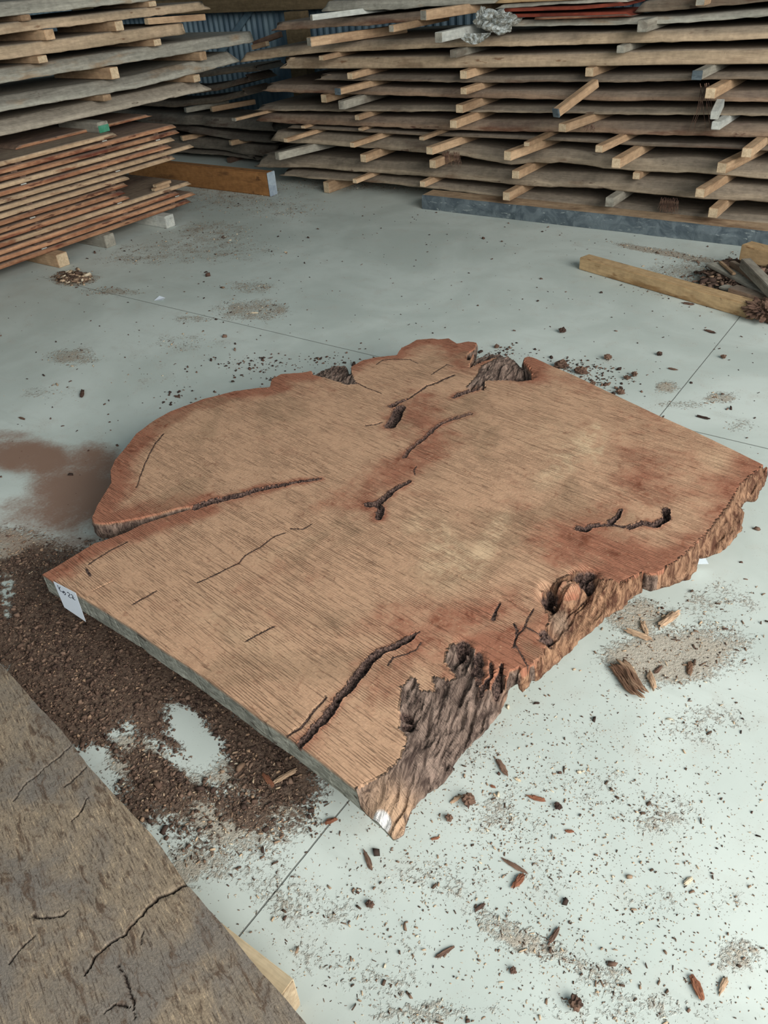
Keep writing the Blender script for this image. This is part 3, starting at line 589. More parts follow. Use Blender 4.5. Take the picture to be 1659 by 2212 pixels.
# ------------------------------------------------------------------ the big freshly sawn slab
ZT, TS = .19, .066
d_ = atz(1650, 1005, ZT) - atz(1240, 811, ZT); KERF = math.radians(-8.5)
M['slab'] = slab_material()
OUT = [ # px, py, drop below the top, roughness
 (91,1241,0,0),(129,1220,0,1),(172,1193,0,1),(203,1174,0,1),(241,1162,0,1),(276,1149,0,1),(307,1133,0,1),(345,1120,0,1),(388,1107,0,1),(420,1098,0,.5),
 (410,1092,0,.5),(384,1096,0,1),(345,1107,0,1),(307,1116,0,1),(261,1127,.004,1),(225,1133,.006,1),(205,1131,.006,1),(199,1118,0,1),(212,1089,0,1),(241,1043,0,1),(239,1016,0,1),(249,993,0,1),(272,966,0,1),(295,936,0,1),(330,910,0,1),(367,889,0,1),(439,862,0,1),(506,845,0,1),(560,838,0,1),(583,836,0,1),
 (587,819,0,1),(607,808,0,1),(654,805,0,2),(679,805,.01,2),(697,796,.02,3),(723,789,.02,3),(744,787,.02,3),(749,799,.03,3),(752,806,.03,2),(759,792,0,1),(784,778,0,1),(813,772,0,1),(857,767,0,1),(867,756,.01,2),(882,745,0,1),(900,734,0,1),(933,731,0,1),(947,733,0,1),(969,731,0,1),(987,742,0,1),(1012,742,.01,2),(1030,745,.01,3),(1023,758,.01,2),(1008,769,.01,2),(1007,783,.01,1),
 (1016,787,.02,1),(1022,774,.02,2),(1045,765,.02,3),(1070,760,.02,3),(1092,767,.03,3),(1113,781,.03,3),(1131,799,.03,2),(1136,812,.03,1),(1146,811,0,1),(1136,800,0,1),(1131,785,0,1),(1133,773,0,1),(1141,770,0,1),(1153,773,0,1),(1185,787,0,.3),
 (1240,811,0,.3),(1414,894,0,.3),(1501,932,0,.3),(1600,980,0,.3),(1652,1006,0,.5),
 (1656,1022,.02,2),(1642,1044,.03,3),(1632,1064,.03,3),(1612,1066,.03,2),(1594,1076,.01,2),(1604,1102,.03,3),(1600,1128,.03,3),(1580,1157,.035,3),(1553,1180,.035,3),(1528,1187,.035,2),(1509,1189,.03,2),(1504,1212,.03,2),(1492,1230,.03,2),(1467,1240,.03,2),(1437,1249,.03,2),(1413,1257,.03,2),(1396,1250,.02,2),(1390,1264,.05,2),(1385,1275,.055,2),
 (1361,1287,.055,3),(1343,1311,.055,3),(1307,1329,.055,3),(1289,1350,.055,3),(1253,1377,.055,2),(1229,1404,.055,2),(1190,1437,.055,2),(1162,1464,.055,2),(1147,1470,.055,2),(1128,1490,.055,2),(1121,1470,.05,2),(1100,1480,.055,2),
 (1093,1500,.058,3),(1081,1533,.058,3),(1041,1583,.058,3),(1012,1610,.058,3),(983,1645,.058,3),(958,1688,.058,3),(922,1710,.058,3),(896,1735,.058,3),(882,1764,.058,2),(871,1800,.058,1),(853,1812,.058,.5),(849,1808,.05,0),(828,1772,.028,0),(791,1730,.008,0),(770,1705,0,0),(723,1667,0,0),(668,1626,0,0),(621,1590,0,0),(560,1551,0,0),(509,1512,0,0),(422,1449,0,0),(346,1400,0,0),(291,1360,0,0),(226,1320,0,0),(163,1282,0,0),(116,1257,0,0)]
pts = []
for (x, y, dr, ro) in OUT: p = atz(x, y, ZT - dr); pts.append((p.x, p.y, ro))
# densify and roughen
den = []
for i in range(len(pts)):
    a, b = pts[i], pts[(i + 1) % len(pts)]; L = math.hypot(b[0] - a[0], b[1] - a[1]); n = max(1, int(round(L/.006)))
    nx_, ny_ = (b[1] - a[1])/max(L, 1e-6), -(b[0] - a[0])/max(L, 1e-6)
    for k in range(n):
        u = k/n; x = a[0] + (b[0] - a[0])*u; y = a[1] + (b[1] - a[1])*u; ro = a[2] + (b[2] - a[2])*u
        am = .0016*ro*fbm(x*60, y*60, 3.3, 3)
        den.append((x + nx_*am, y + ny_*am))
den = np.array(den); NO = len(den)
def seg_dist(P, A):
    """distance from points P to polyline A, plus running parameter"""
    best = np.full(len(P), 1e9); par = np.zeros(len(P))
    for i in range(len(A) - 1):
        a, b = A[i], A[i+1]; ab = b - a; L2 = max(1e-12, (ab**2).sum()); u = np.clip(((P - a) @ ab)/L2, 0, 1)
        d = np.sqrt(((P - (a + u[:, None]*ab))**2).sum(1)); m = d < best; best[m] = d[m]; par[m] = (i + u[m])/(len(A) - 1)
    return best, par
def inside(P, A):
    r = np.zeros(len(P), bool); n = len(A); j = n - 1
    for i in range(n):
        xi, yi = A[i]; xj, yj = A[j]
        c = ((yi > P[:, 1]) != (yj > P[:, 1])) & (P[:, 0] < (xj - xi)*(P[:, 1] - yi)/(yj - yi + 1e-15) + xi); r ^= c; j = i
    return r
def top2(lst, z=ZT): return np.array([[atz(x, y, z).x, atz(x, y, z).y] for x, y in lst])
def Z(lst, ox, oy, s): return [(ox + x/s, oy + y/s) for x, y in lst]
CR = [ # polyline (px), half-width in m start/end, depth, bark amount
 (top2([(424,1095),(459,1083),(520,1070),(560,1057),(600,1050)]), .014, .007, .030, 1.0),
 (top2([(600,1050),(640,1042),(690,1034)]), .005, .002, .006, .8),
 (top2(Z([(785,605),(815,560),(835,515),(845,500)], 560, 700, 2.765)), .019, .017, .022, 1.0),
 (top2(Z([(795,490),(830,470),(890,445)], 560, 700, 2.765)), .010, .004, .018, 1.0),
 (top2(Z([(890,445),(950,405),(1000,370),(1060,350),(1110,325),(1160,305)], 560, 700, 2.765)), .003, .004, .008, .8),
 (top2(Z([(640,605),(690,600),(730,585)], 560, 700, 2.765)), .003, .002, .008, .7),
 (top2(Z([(865,795),(895,755),(925,730),(1000,670),(1060,610),(1130,575),(1200,555),(1265,535)], 560, 700, 2.765)), .006, .006, .005, .45),
 (top2(Z([(655,1080),(700,1075),(740,1050),(790,1000),(850,965),(900,940)], 560, 700, 2.765)), .012, .004, .012, .9),
 (top2(Z([(710,1080),(730,1110),(715,1160)], 560, 700, 2.765)), .009, .007, .010, .85),
 (top2(Z([(930,900),(925,870),(940,850)], 560, 700, 2.765)), .0015, .001, .003, .5),
 (top2(Z([(1160,440),(1200,420),(1250,400),(1300,385)], 560, 700, 2.765)), .005, .010, .012, .9),
 (top2(Z([(240,745),(285,700),(330,640),(380,600),(430,540),(460,490),(480,460)], 560, 1340, 2.765)), .007, .007, .012, .9),
 (top2(Z([(480,460),(530,410),(570,360),(600,320),(640,270)], 560, 1340, 2.765)), .008, .012, .016, 1.0),
 (top2(Z([(640,270),(660,240),(720,190),(820,150),(880,120),(925,88)], 560, 1340, 2.765)), .009, .006, .014, .95),
 (top2(Z([(925,88),(960,70)], 560, 1340, 2.765)), .002, .001, .004, .6),
 (top2(Z([(170,690),(250,640),(330,540),(400,460)], 560, 1340, 2.765)), .002, .0015, .005, .6),
 (top2(Z([(965,130),(940,170),(880,200),(800,220),(765,270)], 560, 1340, 2.765)), .0012, .0012, .003, .5),
 (top2(Z([(450,835),(490,845),(520,825),(570,815)], 1100, 860, 2.968)), .010, .006, .018, 1.0),
 (top2(Z([(570,815),(620,812),(690,815),(740,822)], 1100, 860, 2.968)), .004, .005, .008, .8),
 (top2(Z([(650,800),(690,765),(715,720)], 1100, 860, 2.968)), .006, .003, .010, .85),
 (top2(Z([(780,825),(850,800),(900,810),(940,812),(985,790),(1010,760),(1008,720)], 1100, 860, 2.968)), .008, .009, .026, 1.0),
 (top2(Z([(612,395),(630,330),(645,290),(680,210),(712,150),(760,95)], 60, 900, 2.592)), .0010, .0014, .004, .5),
 (top2(Z([(950,930),(1040,890),(1100,858),(1180,820),(1220,775),(1300,730),(1380,670),(1440,650)], 60, 900, 2.592)), .0010, .0014, .003, .45),
 (top2(Z([(1470,625),(1540,628),(1590,600)], 60, 900, 2.592)), .0012, .0008, .003, .4),
 (top2(Z([(365,975),(420,945),(470,925)], 60, 900, 2.592)), .0012, .0010, .003, .1),
 (top2(Z([(590,1050),(640,1020),(720,975)], 60, 900, 2.592)), .0014, .0010, .003, .4),
 (top2(Z([(330,855),(350,890)], 60, 900, 2.592)), .003, .003, .003, .7),
 (top2(Z([(340,830),(420,775),(480,740),(560,700)], 60, 900, 2.592)), .0012, .0010, .003, .5),
 (top2(Z([(1220,1260),(1290,1220),(1380,1175)], 60, 900, 2.592)), .0014, .0010, .003, .3),
 (top2(Z([(15,520),(40,460),(70,410)], 1060, 1180, 3.318)), .004, .002, .010, .9),
 (top2(Z([(170,720),(180,650),(240,580),(270,510),(310,450)], 1060, 1180, 3.318)), .0016, .0012, .005, .6),
 (top2(Z([(240,570),(300,600),(350,620)], 1060, 1180, 3.318)), .0014, .0012, .004, .6),
 (top2(Z([(170,690),(210,760),(265,860)], 1060, 1180, 3.318)), .0014, .0012, .004, .6),
 (top2([(836,1172),(930,1215),(1040,1270),(1140,1318)]), .0020, .0014, .0025, .2),
 (top2(Z([(1380,250),(1385,330),(1330,420)], 560, 1340, 2.765)), .003, .006, .020, 1.0),
 (top2(Z([(1450,260),(1440,320),(1410,400)], 560, 1340, 2.765)), .003, .006, .020, 1.0),
 (top2(Z([(1520,20),(1540,60),(1530,120)], 560, 1340, 2.765)), .002, .002, .006, .6),
 (top2(Z([(80,850),(70,930),(40,1020)], 1060, 1180, 3.318)), .004, .006, .018, .9),
 (top2(Z([(1030,300),(1120,240),(1160,250)], 560, 700, 2.765)), .0012, .0012, .003, .4),
 (top2(Z([(700,240),(740,215),(800,210),(900,212),(950,235)], 560, 700, 2.765)), .0015, .0012, .003, .5),
 (top2(Z([(580,350),(640,380),(730,412)], 560, 700, 2.765)), .002, .001, .004, .6),
]
BARK = [ # polygon px, inner boundary px, max drop, red amount, fibre direction (px, px)
 ([(770,1705),(831,1673),(867,1637),(882,1590),(864,1575),(867,1485),(896,1460),(907,1492),(943,1496),(936,1460),(969,1470),(990,1467),(962,1427),(972,1394),(1005,1383),(1026,1401),(1026,1459),(1041,1492),(1066,1485),(1084,1449),(1099,1481),(1125,1500),(1060,1620),(880,1860),(830,1830)],
  [(770,1705),(831,1673),(867,1637),(882,1590),(864,1575),(867,1485),(896,1460),(907,1492),(943,1496),(936,1460),(969,1470),(990,1467),(962,1427),(972,1394),(1005,1383),(1026,1401),(1026,1459),(1041,1492),(1066,1485),(1084,1449),(1099,1481)], .058, 0.0, ((1000,1420),(900,1700))),
 (Z([(110,1060),(120,990),(200,920),(300,850),(380,780),(400,700),(345,660),(400,610),(430,510),(390,440),(362,340),(440,270),(620,165),(740,200),(800,240),(880,240),(950,260),(1050,210),(1115,175),(1110,330),(900,500),(500,850),(250,1050)], 1060, 1180, 3.318),
  Z([(120,990),(200,920),(300,850),(380,780),(400,700),(345,660),(400,610),(430,510),(390,440),(362,340),(440,270),(620,165),(740,200),(800,240),(880,240),(950,260),(1050,210),(1115,175)], 1060, 1180, 3.318), .052, .85, ((1310,1250),(1180,1430))),
 ([(1396,1251),(1430,1232),(1470,1205),(1497,1180),(1530,1150),(1560,1110),(1580,1085),(1590,1066),(1600,1045),(1625,1025),(1652,1004),(1670,1030),(1640,1110),(1600,1180),(1500,1260),(1400,1280)],
  [(1396,1251),(1430,1232),(1470,1205),(1497,1180),(1530,1150),(1560,1110),(1580,1085),(1590,1066),(1600,1045),(1625,1025),(1652,1004)], .033, .8, ((1560,1080),(1480,1230))),
 (Z([(1240,375),(1300,310),(1330,250),(1420,205),(1430,190),(1300,235),(1255,262),(1262,215),(1300,150),(1400,120),(1500,140),(1625,270),(1630,330),(1480,330),(1350,335),(1345,390),(1255,388)], 560, 700, 2.765),
  Z([(1240,375),(1300,310),(1330,250),(1420,205)], 560, 700, 2.765), .032, 0.0, ((1080,770),(1030,830))),
 (Z([(320,300),(400,320),(470,345),(530,362),(582,358),(556,310),(548,255),(530,215),(450,215),(370,225),(318,280)], 560, 700, 2.765),
  Z([(320,300),(400,320),(470,345),(530,362),(582,358),(556,310)], 560, 700, 2.765), .026, 0.0, ((740,790),(720,830))),
]
# vertex cloud
mn, mx = den.min(0), den.max(0)
def grid(step):
    a = np.arange(mn[0], mx[0], step); b = np.arange(mn[1], mx[1], step); X_, Y_ = np.meshgrid(a, b); X_[::2] += step/2
    return np.stack([X_.ravel(), Y_.ravel()], 1)
loop = np.vstack([den, den[:1]])
g1 = grid(.0085); g1 = g1[inside(g1, den)]
g2 = grid(.0034); near = np.zeros(len(g2), bool)
for A, w0, w1, dp, bk in CR:
    m = (g2 > A.min(0) - .03).all(1) & (g2 < A.max(0) + .03).all(1)
    ii = np.where(m)[0]
    if len(ii): d, _ = seg_dist(g2[ii], A); near[ii[d < (max(w0, w1) + .006 if w0 > .004 else .005)]] = True
for poly, inner, dp, rd, fd in BARK: near |= inside(g2, top2(poly))
g2 = g2[near]; g2 = g2[inside(g2, den)]
g3 = []
for A, w0, w1, dp, bk in CR:
    if w0 <= .004:
        for a_, b_ in zip(A[:-1], A[1:]):
            L = np.linalg.norm(b_ - a_); d = (b_ - a_)/max(L, 1e-9); nn = np.array([-d[1], d[0]])
            for u in np.arange(0, L, .0026):
                for o_ in (-.0052, -.0034, -.0017, 0, .0017, .0034, .0052): g3.append(a_ + d*u + nn*o_)
g3 = np.array(g3); g3 = g3[inside(g3, den)]
G = np.vstack([g1, g2 + .0007, g3])
dlo, _ = seg_dist(G, loop[::3] if False else loop[::2]); G = G[dlo > .0032]
G += RNG.normal(0, .0004, G.shape)
allp = np.vstack([den, G])
res = delaunay_2d_cdt([Vector(p) for p in allp], [(i, (i + 1) % NO) for i in range(NO)], [], 1, 1e-7, True)
TV = np.array([(v_.x, v_.y) for v_ in res[0]]); TF = [tuple(f_) for f_ in res[2]]
omap = {}
for vi, src in enumerate(res[3]):
    for s_ in src: omap[s_] = vi
cen = TV[np.array(TF)].mean(1); kp = inside(cen, den); TF = [f_ for f_, k_ in zip(TF, kp) if k_]
ring = [omap[i] for i in range(NO)]
n = len(TV); do, _ = seg_dist(TV, loop)
drop = np.zeros(n); red = np.zeros(n); bark = np.zeros(n); dark = np.zeros(n); pale = np.zeros(n); white = np.zeros(n)
nat = [i for i, o_ in enumerate(OUT) if i < [k for k, q in enumerate(OUT) if q[:2] == (1185,787)][0]]; dn_, _ = seg_dist(TV, np.array([pts[i][:2] for i in nat]))
k2_ = [k for k, q in enumerate(OUT) if q[:2] == (1652,1006)][0]; k3_ = [k for k, q in enumerate(OUT) if q[:2] == (1099-0,1480)][0] if any(q[:2] == (1099,1480) for q in OUT) else k2_ + 35
dr_, _ = seg_dist(TV, np.array([p_[:2] for p_ in pts[k2_:k3_]])); red = np.maximum(np.clip(1.1 - dn_/.10, 0, 1)*.9, np.clip(1.1 - dr_/.14, 0, 1)*.6) + .18
def ell(cx, cy, rx, ry, rot=0.0):
    c, Ai, _, _ = blob(cx, cy, rx, ry, 1, ZT, rot); q = (TV - c) @ Ai.T; return np.exp(-((q**2).sum(1))**1.5*.8)
for (cx, cy, rx, ry, rt, am) in ((600,950,200,80,-.2,.55),(1150,950,200,110,.1,.6),(850,800,90,35,0,.45),(560,1200,330,90,-.2,.5),(500,1330,300,110,.5,.55),(990,1190,150,110,0,.35),(700,1500,200,90,.6,.3),(800,1640,80,60,.5,.4),(1450,1150,90,50,0,.3),(1400,1000,120,40,.4,.15)):
    red -= am*ell(cx, cy, rx, ry, rt)
for (cx, cy, rx, ry, rt, am) in ((870,1010,260,35,-.5,.45),(1330,990,180,60,.5,.6),(770,1500,120,70,-.7,.5),(1250,1170,180,70,.3,.5),(1000,1350,150,80,0,.45),(900,900,70,60,0,.4),(650,1420,200,25,-.5,.3)):
    red += am*ell(cx, cy, rx, ry, rt)
for (cx, cy, rx, ry, rt, am) in ((1230,990,90,28,-.7,.9),(960,1200,60,80,.1,.8),(1060,1170,25,90,.5,.8),(900,1130,60,25,-.4,.5),(1200,940,120,50,0,.4),(520,1350,200,60,.5,.4),(1290,960,12,45,0,.9),(1550,1000,60,25,.5,.5),(630,1180,120,12,-.4,.35)):
    pale += am*ell(cx, cy, rx, ry, rt)
for poly, inner, dp, rd, (fa, fb) in BARK:
    PP = top2(poly); msk = inside(TV, PP); ii = np.where(msk)[0]
    if not len(ii): continue
    di, _ = seg_dist(TV[ii], top2(inner)); u = di/(di + do[ii] + 1e-5)
    fv = atz(*fb, ZT) - atz(*fa, ZT); fx, fy = fv.x/fv.length, fv.y/fv.length
    for q_, i in enumerate(ii):
        x, y = TV[i]; al = x*fx + y*fy; ac = -x*fy + y*fx; al += .012*nz(x*25, y*25); ac += .010*nz(x*14, y*14, 5)
        r1 = 1 - abs(nz(al*7, ac*42, 1.0))*2.2; r2 = 1 - abs(nz(al*18, ac*95, 7.0))*2
        e = min(1, di[q_]/.012)
        rg = .6*r1 + .35*r2 + .2*nz(x*70, y*70, 2)
        drop[i] += dp*u[q_]**.85 + e*(.010 - .016*rg)
        bark[i] = 1; red[i] = rd; dark[i] = max(dark[i], np.clip(.05 - rg*1.1, 0, .9)*e); pale[i] = 0
# pits, humps and colour touches in the torn areas
for (cx, cy, rx, ry, dp) in ((1187,1283,16,18,.05),(1265,1245,22,14,.03),(1118,806,24,9,.05),(1180,1370,14,12,.02),(1000,1400,14,16,.02),(1032,1440,12,30,.018),(878,1550,12,16,.02)):
    e = ell(cx, cy, rx*1.15, ry*1.15); e = np.clip(e*(1 + 1.3*np.array([fbm(x*40, y*40, 8) if q_ > .05 else 0 for (x, y), q_ in zip(TV, e)])), 0, 1.1); drop += dp*e; dark = np.maximum(dark, e*1.2)
e = ell(1230, 1272, 26, 16, -.4); drop -= .035*e; red = np.where(e > .3, .75, red); bark = np.where(e > .4, .2, bark); pale = np.maximum(pale, e*.5)
e = ell(820, 1745, 22, 20, .6); white = np.maximum(white, 1.1*e*(bark > .5))
e = ell(850, 1740, 70, 60); pale = np.where(bark > .5, np.maximum(pale, .9*e), pale)
e = ell(1240, 1400, 110, 30, -.9); pale = np.where(bark > .5, np.maximum(pale, .9*e), pale)
e = ell(1210, 1330, 20, 26, .4); red = np.where(bark > .5, red*(1 - e), red); pale = np.maximum(pale, .4*e*(bark > .5))
e = ell(1110, 1490, 25, 50, 0); red = np.where(bark > .5, np.maximum(red, .6*e), red)
for A, w0, w1, dp, bk in CR:
    m = (TV > A.min(0) - .06).all(1) & (TV < A.max(0) + .06).all(1); ii = np.where(m)[0]
    if not len(ii): continue
    jit = np.array([[.004*fbm(x*45, y*45, 4.4, 3), .004*fbm(x*45, y*45, 14.4, 3)] for x, y in TV[ii]])*(1 if max(w0, w1) > .004 else .5)
    d, u = seg_dist(TV[ii] + jit, A); w_ = w0 + (w1 - w0)*u
    k = np.clip(1 - d/(w_ + .0018), 0, 1); k = np.minimum(1, k*2.6)
    kc = np.clip((1 - d/(w_ + (.0045 if w0 > .004 else .0012)))*4, 0, 1)
    if w0 <= .004 and bk >= .25: bk = max(bk, .52); drop_k = .5
    else: drop_k = 1.0
    fl = np.array([.55 + .45*nz(x*130, y*130) for x, y in TV[ii]])
    drop[ii] += drop_k*dp*k*(.75 + .25*fl); dark[ii] = np.maximum(dark[ii], kc*np.clip(bk*1.35, 0, 1.25)); red[ii] = np.maximum(red[ii], np.clip(1 - d/(w_*1.5 + (.030 if w0 > .004 else .007)), 0, 1)*(.8 if w0 > .004 else .35)*(bk > .3))
    k2 = (d < w_*.8) & (w_ > .006); bark[ii] = np.where(k2, np.maximum(bark[ii], .0), bark[ii])
z_top = ZT - np.minimum(drop, TS - .006) + np.array([.0012*fbm(x*7, y*7, 0, 3) for x, y in TV])
e0 = np.array([nz(x*40, y*40) for x, y in TV[ring]])
# side rings
verts = [(TV[i][0], TV[i][1], z_top[i]) for i in range(n)]
zone = np.stack([np.clip(red, 0, 1), bark, np.clip(dark, 0, 1), np.ones(n)], 1).tolist()
tone = np.stack([np.clip(pale, 0, 1), np.clip(white, 0, 1), np.zeros(n), np.ones(n)], 1).tolist()
faces = [f_ if True else f_ for f_ in TF]
# orient upwards
f0 = TF[0]; a, b, c = (Vector((*TV[i], 0)) for i in f0[:3]); up = (b - a).cross(c - a).z > 0
if not up: faces = [tuple(reversed(f_)) for f_ in faces]
P = TV[ring]; nxt = np.roll(P, -1, 0); prv = np.roll(P, 1, 0); tg = nxt - prv; tg /= np.linalg.norm(tg, axis=1)[:, None] + 1e-9
area2 = (P[:, 0]*nxt[:, 1] - nxt[:, 0]*P[:, 1]).sum(); sgn = 1 if area2 > 0 else -1
nor = np.stack([tg[:, 1], -tg[:, 0]], 1)*sgn
# which ring points lie on the weathered cut side (between the tip and the left corner)
pa, pb = atz(91, 1241, ZT), atz(849, 1808, ZT - .05)
cut = seg_dist(P, np.array([[pa.x, pa.y]] + [[atz(x, y, ZT).x, atz(x, y, ZT).y] for x, y in ((116,1257),(163,1282),(226,1320),(291,1360),(346,1400),(422,1449),(509,1512),(560,1551),(621,1590),(668,1626),(723,1667),(770,1705))] + [ [atz(828,1772,ZT-.028).x, atz(828,1772,ZT-.028).y], [pb.x, pb.y]]))[0] < .008
rcut = seg_dist(P, top2([(1185,787),(1240,811),(1652,1006)]))[0] < .01
last = list(ring); ZB = ZT - TS; NR = 5
first_side = len(faces)
for r in range(1, NR + 1):
    cur = []; u = r/NR
    for k in range(NO):
        zt_ = z_top[ring[k]]; z = zt_ + (ZB - zt_)*u
        bulge = 0 if cut[k] or rcut[k] else (.006*math.sin(math.pi*u) + .006*nz(P[k][0]*55, P[k][1]*55, u*3))*min(1, (zt_ - ZB)/.03)
        if cut[k]: bulge = .0015*nz(P[k][0]*30, P[k][1]*30, u*2) + (-.006*max(0, nz(P[k][0]*20, P[k][1]*20, u*1.2) - .25))
        if r == NR and not cut[k]: bulge -= .004
        cur.append(len(verts)); verts.append((P[k][0] + nor[k][0]*bulge, P[k][1] + nor[k][1]*bulge, z))
        isb = not (cut[k] or rcut[k])
        dk_side = isb and bark[ring[k]] < .5
        zone.append([.05 if dk_side else red[ring[k]]*.9, 1.0 if isb else 0.0, .35 if dk_side else 0.0, 1])
        tone.append([0, 0, 1.0 if cut[k] else (.5 if rcut[k] else 0), 1])
    for k in range(NO):
        k2 = (k + 1) % NO; q = (last[k], last[k2], cur[k2], cur[k])
        faces.append(q if sgn < 0 else tuple(reversed(q)))
    last = cur
# underside
rb = delaunay_2d_cdt([Vector(p) for p in P], [(i, (i + 1) % NO) for i in range(NO)], [], 1, 1e-7, True)
um = {}
for vi, src in enumerate(rb[3]):
    for s_ in src: um[vi] = s_
for f_ in [f_ for f_ in rb[2] if inside(np.array([np.mean([[rb[0][i].x, rb[0][i].y] for i in f_], 0)]), den)[0]]:
    if all(i in um for i in f_):
        a, b, c = (Vector((*P[um[i]], 0)) for i in f_[:3]); q = tuple(last[um[i]] for i in f_)
        faces.append(tuple(reversed(q)) if (b - a).cross(c - a).z > 0 else q)
verts = np.array(verts); zone = np.array(zone, np.float32); tone = np.array(tone, np.float32)
ctr = Vector((float(P[:, 0].mean()), float(P[:, 1].mean()), 0))
bk_face = np.array([np.mean([zone[i][1] for i in f_]) > .6 for f_ in faces])
def sub_mesh(name, sel, parent=None):
    fs_ = [f_ for f_, s_ in zip(faces, sel) if s_]; used = sorted({i for f_ in fs_ for i in f_}); mp = {i: k for k, i in enumerate(used)}
    vv = verts[used] - np.array([ctr.x, ctr.y, 0])
    o = mesh_obj(name, vv.tolist(), [tuple(mp[i] for i in f_) for f_ in fs_], M['slab'], parent=parent, smooth=True)
    for nm_, arr in (('zone', zone), ('tone', tone)):
        ca = o.data.color_attributes.new(nm_, 'FLOAT_COLOR', 'POINT'); ca.data.foreach_set('color', np.ascontiguousarray(arr[used]).ravel())
    return o
slab = bpy.data.objects.new('live_edge_slab', None); COL.objects.link(slab); slab.location = ctr
tag(slab, 'huge freshly sawn reddish-brown live edge slab lying low over the middle of the floor', 'wood slab')
body = sub_mesh('sawn_wood', ~bk_face, slab)
bko = sub_mesh('bark', bk_face, slab); bko['label'] = 'rugged dark bark and torn fibres along the edges'
for o in (body, bko):
    try: o.data.set_sharp_from_angle(angle=math.radians(50))
    except Exception: pass
# floor bearers under the slab
for i, (p1, p2, lab) in enumerate((((560, 1360), (1000, 1180), 'square bearer hidden under the left half of the big slab'), ((1000, 1480), (1330, 1120), 'square bearer hidden under the right half of the big slab'))):
    a_, b_ = atz(*p1, .06), atz(*p2, .06)
    stick((a_.x, a_.y, .061), (b_.x, b_.y, .061), .09, 'stick_grey', 'stick_grey', lab, hgt=.120, name='floor_bearer')
# paper tag with handwriting on the cut side
t = NT('tag_paper'); M['paper'] = t.finish(rgb(224, 232, 240), .6, None); t = NT('pen_ink'); M['ink'] = t.finish(rgb(36, 42, 58), .6, None)
A_ = atz(115, 1256, ZT - .002); B_ = atz(163, 1280, ZT - .002); hd = Vector((B_.x - A_.x, B_.y - A_.y, 0)).normalized(); pn = Vector((hd.y, -hd.x, 0))
if pn.dot(Vector((-A_.x, -A_.y, 0))) < 0: pn = -pn
PO = A_ + pn*.006
def onplane(x, y, off=0.0):
    d = ray(x, y); o_ = PO + pn*off; k = (o_ - O).dot(pn)/d.dot(pn); return O + d*k
q = [onplane(115, 1256), onplane(163, 1281), onplane(185, 1343), onplane(139, 1312)]
vs = [p - ctr for p in q] + [p - ctr - pn*.0008 for p in q]
tg_ = mesh_obj('paper_tag', vs, [(0, 1, 2, 3), (7, 6, 5, 4), (0, 4, 5, 1), (1, 5, 6, 2), (2, 6, 7, 3), (3, 7, 4, 0)], M['paper'], parent=slab); tg_['label'] = 'white paper tag with a handwritten number hanging from the cut side'
STK = [[(350,355),(385,435),(425,512)], [(452,425),(424,490),(445,545),(475,605)], [(500,590),(550,630)], [(585,590),(560,635),(585,668),(612,642),(600,600)], [(618,610),(665,670),(673,715),(650,742),(618,712)],
       [(738,652),(770,640),(815,680),(835,720),(822,760),(782,788),(810,820),(885,865)], [(878,732),(920,735),(965,780),(968,815),(922,850)], [(922,850),(962,880),(1008,856)], [(958,888),(1000,915),(1052,945)]]
vs = []; fs = []
for sk in STK:
    pp = [onplane(105 + x/18.43, 1245 + y/18.43, .0006) for x, y in sk]
    for a, b in zip(pp, pp[1:]):
        d = (b - a).normalized(); s_ = d.cross(pn)*.0011; k = len(vs); e_ = d*.0006
        ring8 = [a - s_ - e_, a + s_ - e_, b + s_ + e_, b - s_ + e_]
        vs += [p - ctr for p in ring8] + [p - ctr - pn*.0005 for p in ring8]
        fs += [(k, k+1, k+2, k+3), (k+7, k+6, k+5, k+4), (k, k+4, k+5, k+1), (k+1, k+5, k+6, k+2), (k+2, k+6, k+7, k+3), (k+3, k+7, k+4, k)]
w_ = mesh_obj('handwriting', vs, fs, M['ink'], parent=tg_)
# second tag peeping out at the far right edge
q = [atz(1503, 1186, .10), atz(1519, 1195, .10), atz(1531, 1218, .02), atz(1494, 1219, .02)]
vs = [p for p in q] + [p + Vector((0, .0008, -.0008)) for p in q]
o = mesh_obj('paper_tag', [p - q[3] for p in vs], [(0, 1, 2, 3), (7, 6, 5, 4), (0, 4, 5, 1), (1, 5, 6, 2), (2, 6, 7, 3), (3, 7, 4, 0)], M['paper'], loc=q[3])
tag(o, 'white paper tag peeping out under the far right edge of the big slab', 'paper tag')

# ------------------------------------------------------------------ dark slab in the near left corner
ZD = .165
E1 = [(0,1432),(40,1476),(80,1523),(135,1579),(167,1623),(187,1651),(223,1690),(278,1750),(338,1814),(402,1909),(477,1993),(557,2092),(636,2180),(665,2215)]
ed = [atz(x, y, ZD) for x, y in E1]
d0 = (ed[0] - ed[3]).normalized(); d1 = (ed[-1] - ed[-4]).normalized()
start = ed[0] + d0*.55; end = ed[-1] + d1*.65; side = Vector((-d1.y, d1.x, 0)); side = side if side.x < 0 else -side
poly = [start] + ed + [end, end + side*.75 + d1*.05, start + side*.30 - d0*.05, ]
poly2 = []
for i in range(len(poly)):
    a, b = poly[i], poly[(i + 1) % len(poly)]; L = (b - a).length; k_ = max(1, int(L/.012))
    for k in range(k_):
        p = a.lerp(b, k/k_); poly2.append((p.x + .0015*nz(p.x*40, p.y*40), p.y + .0015*nz(p.x*40, p.y*40, 9)))
den2 = np.array(poly2); mn, mx = den2.min(0), den2.max(0)
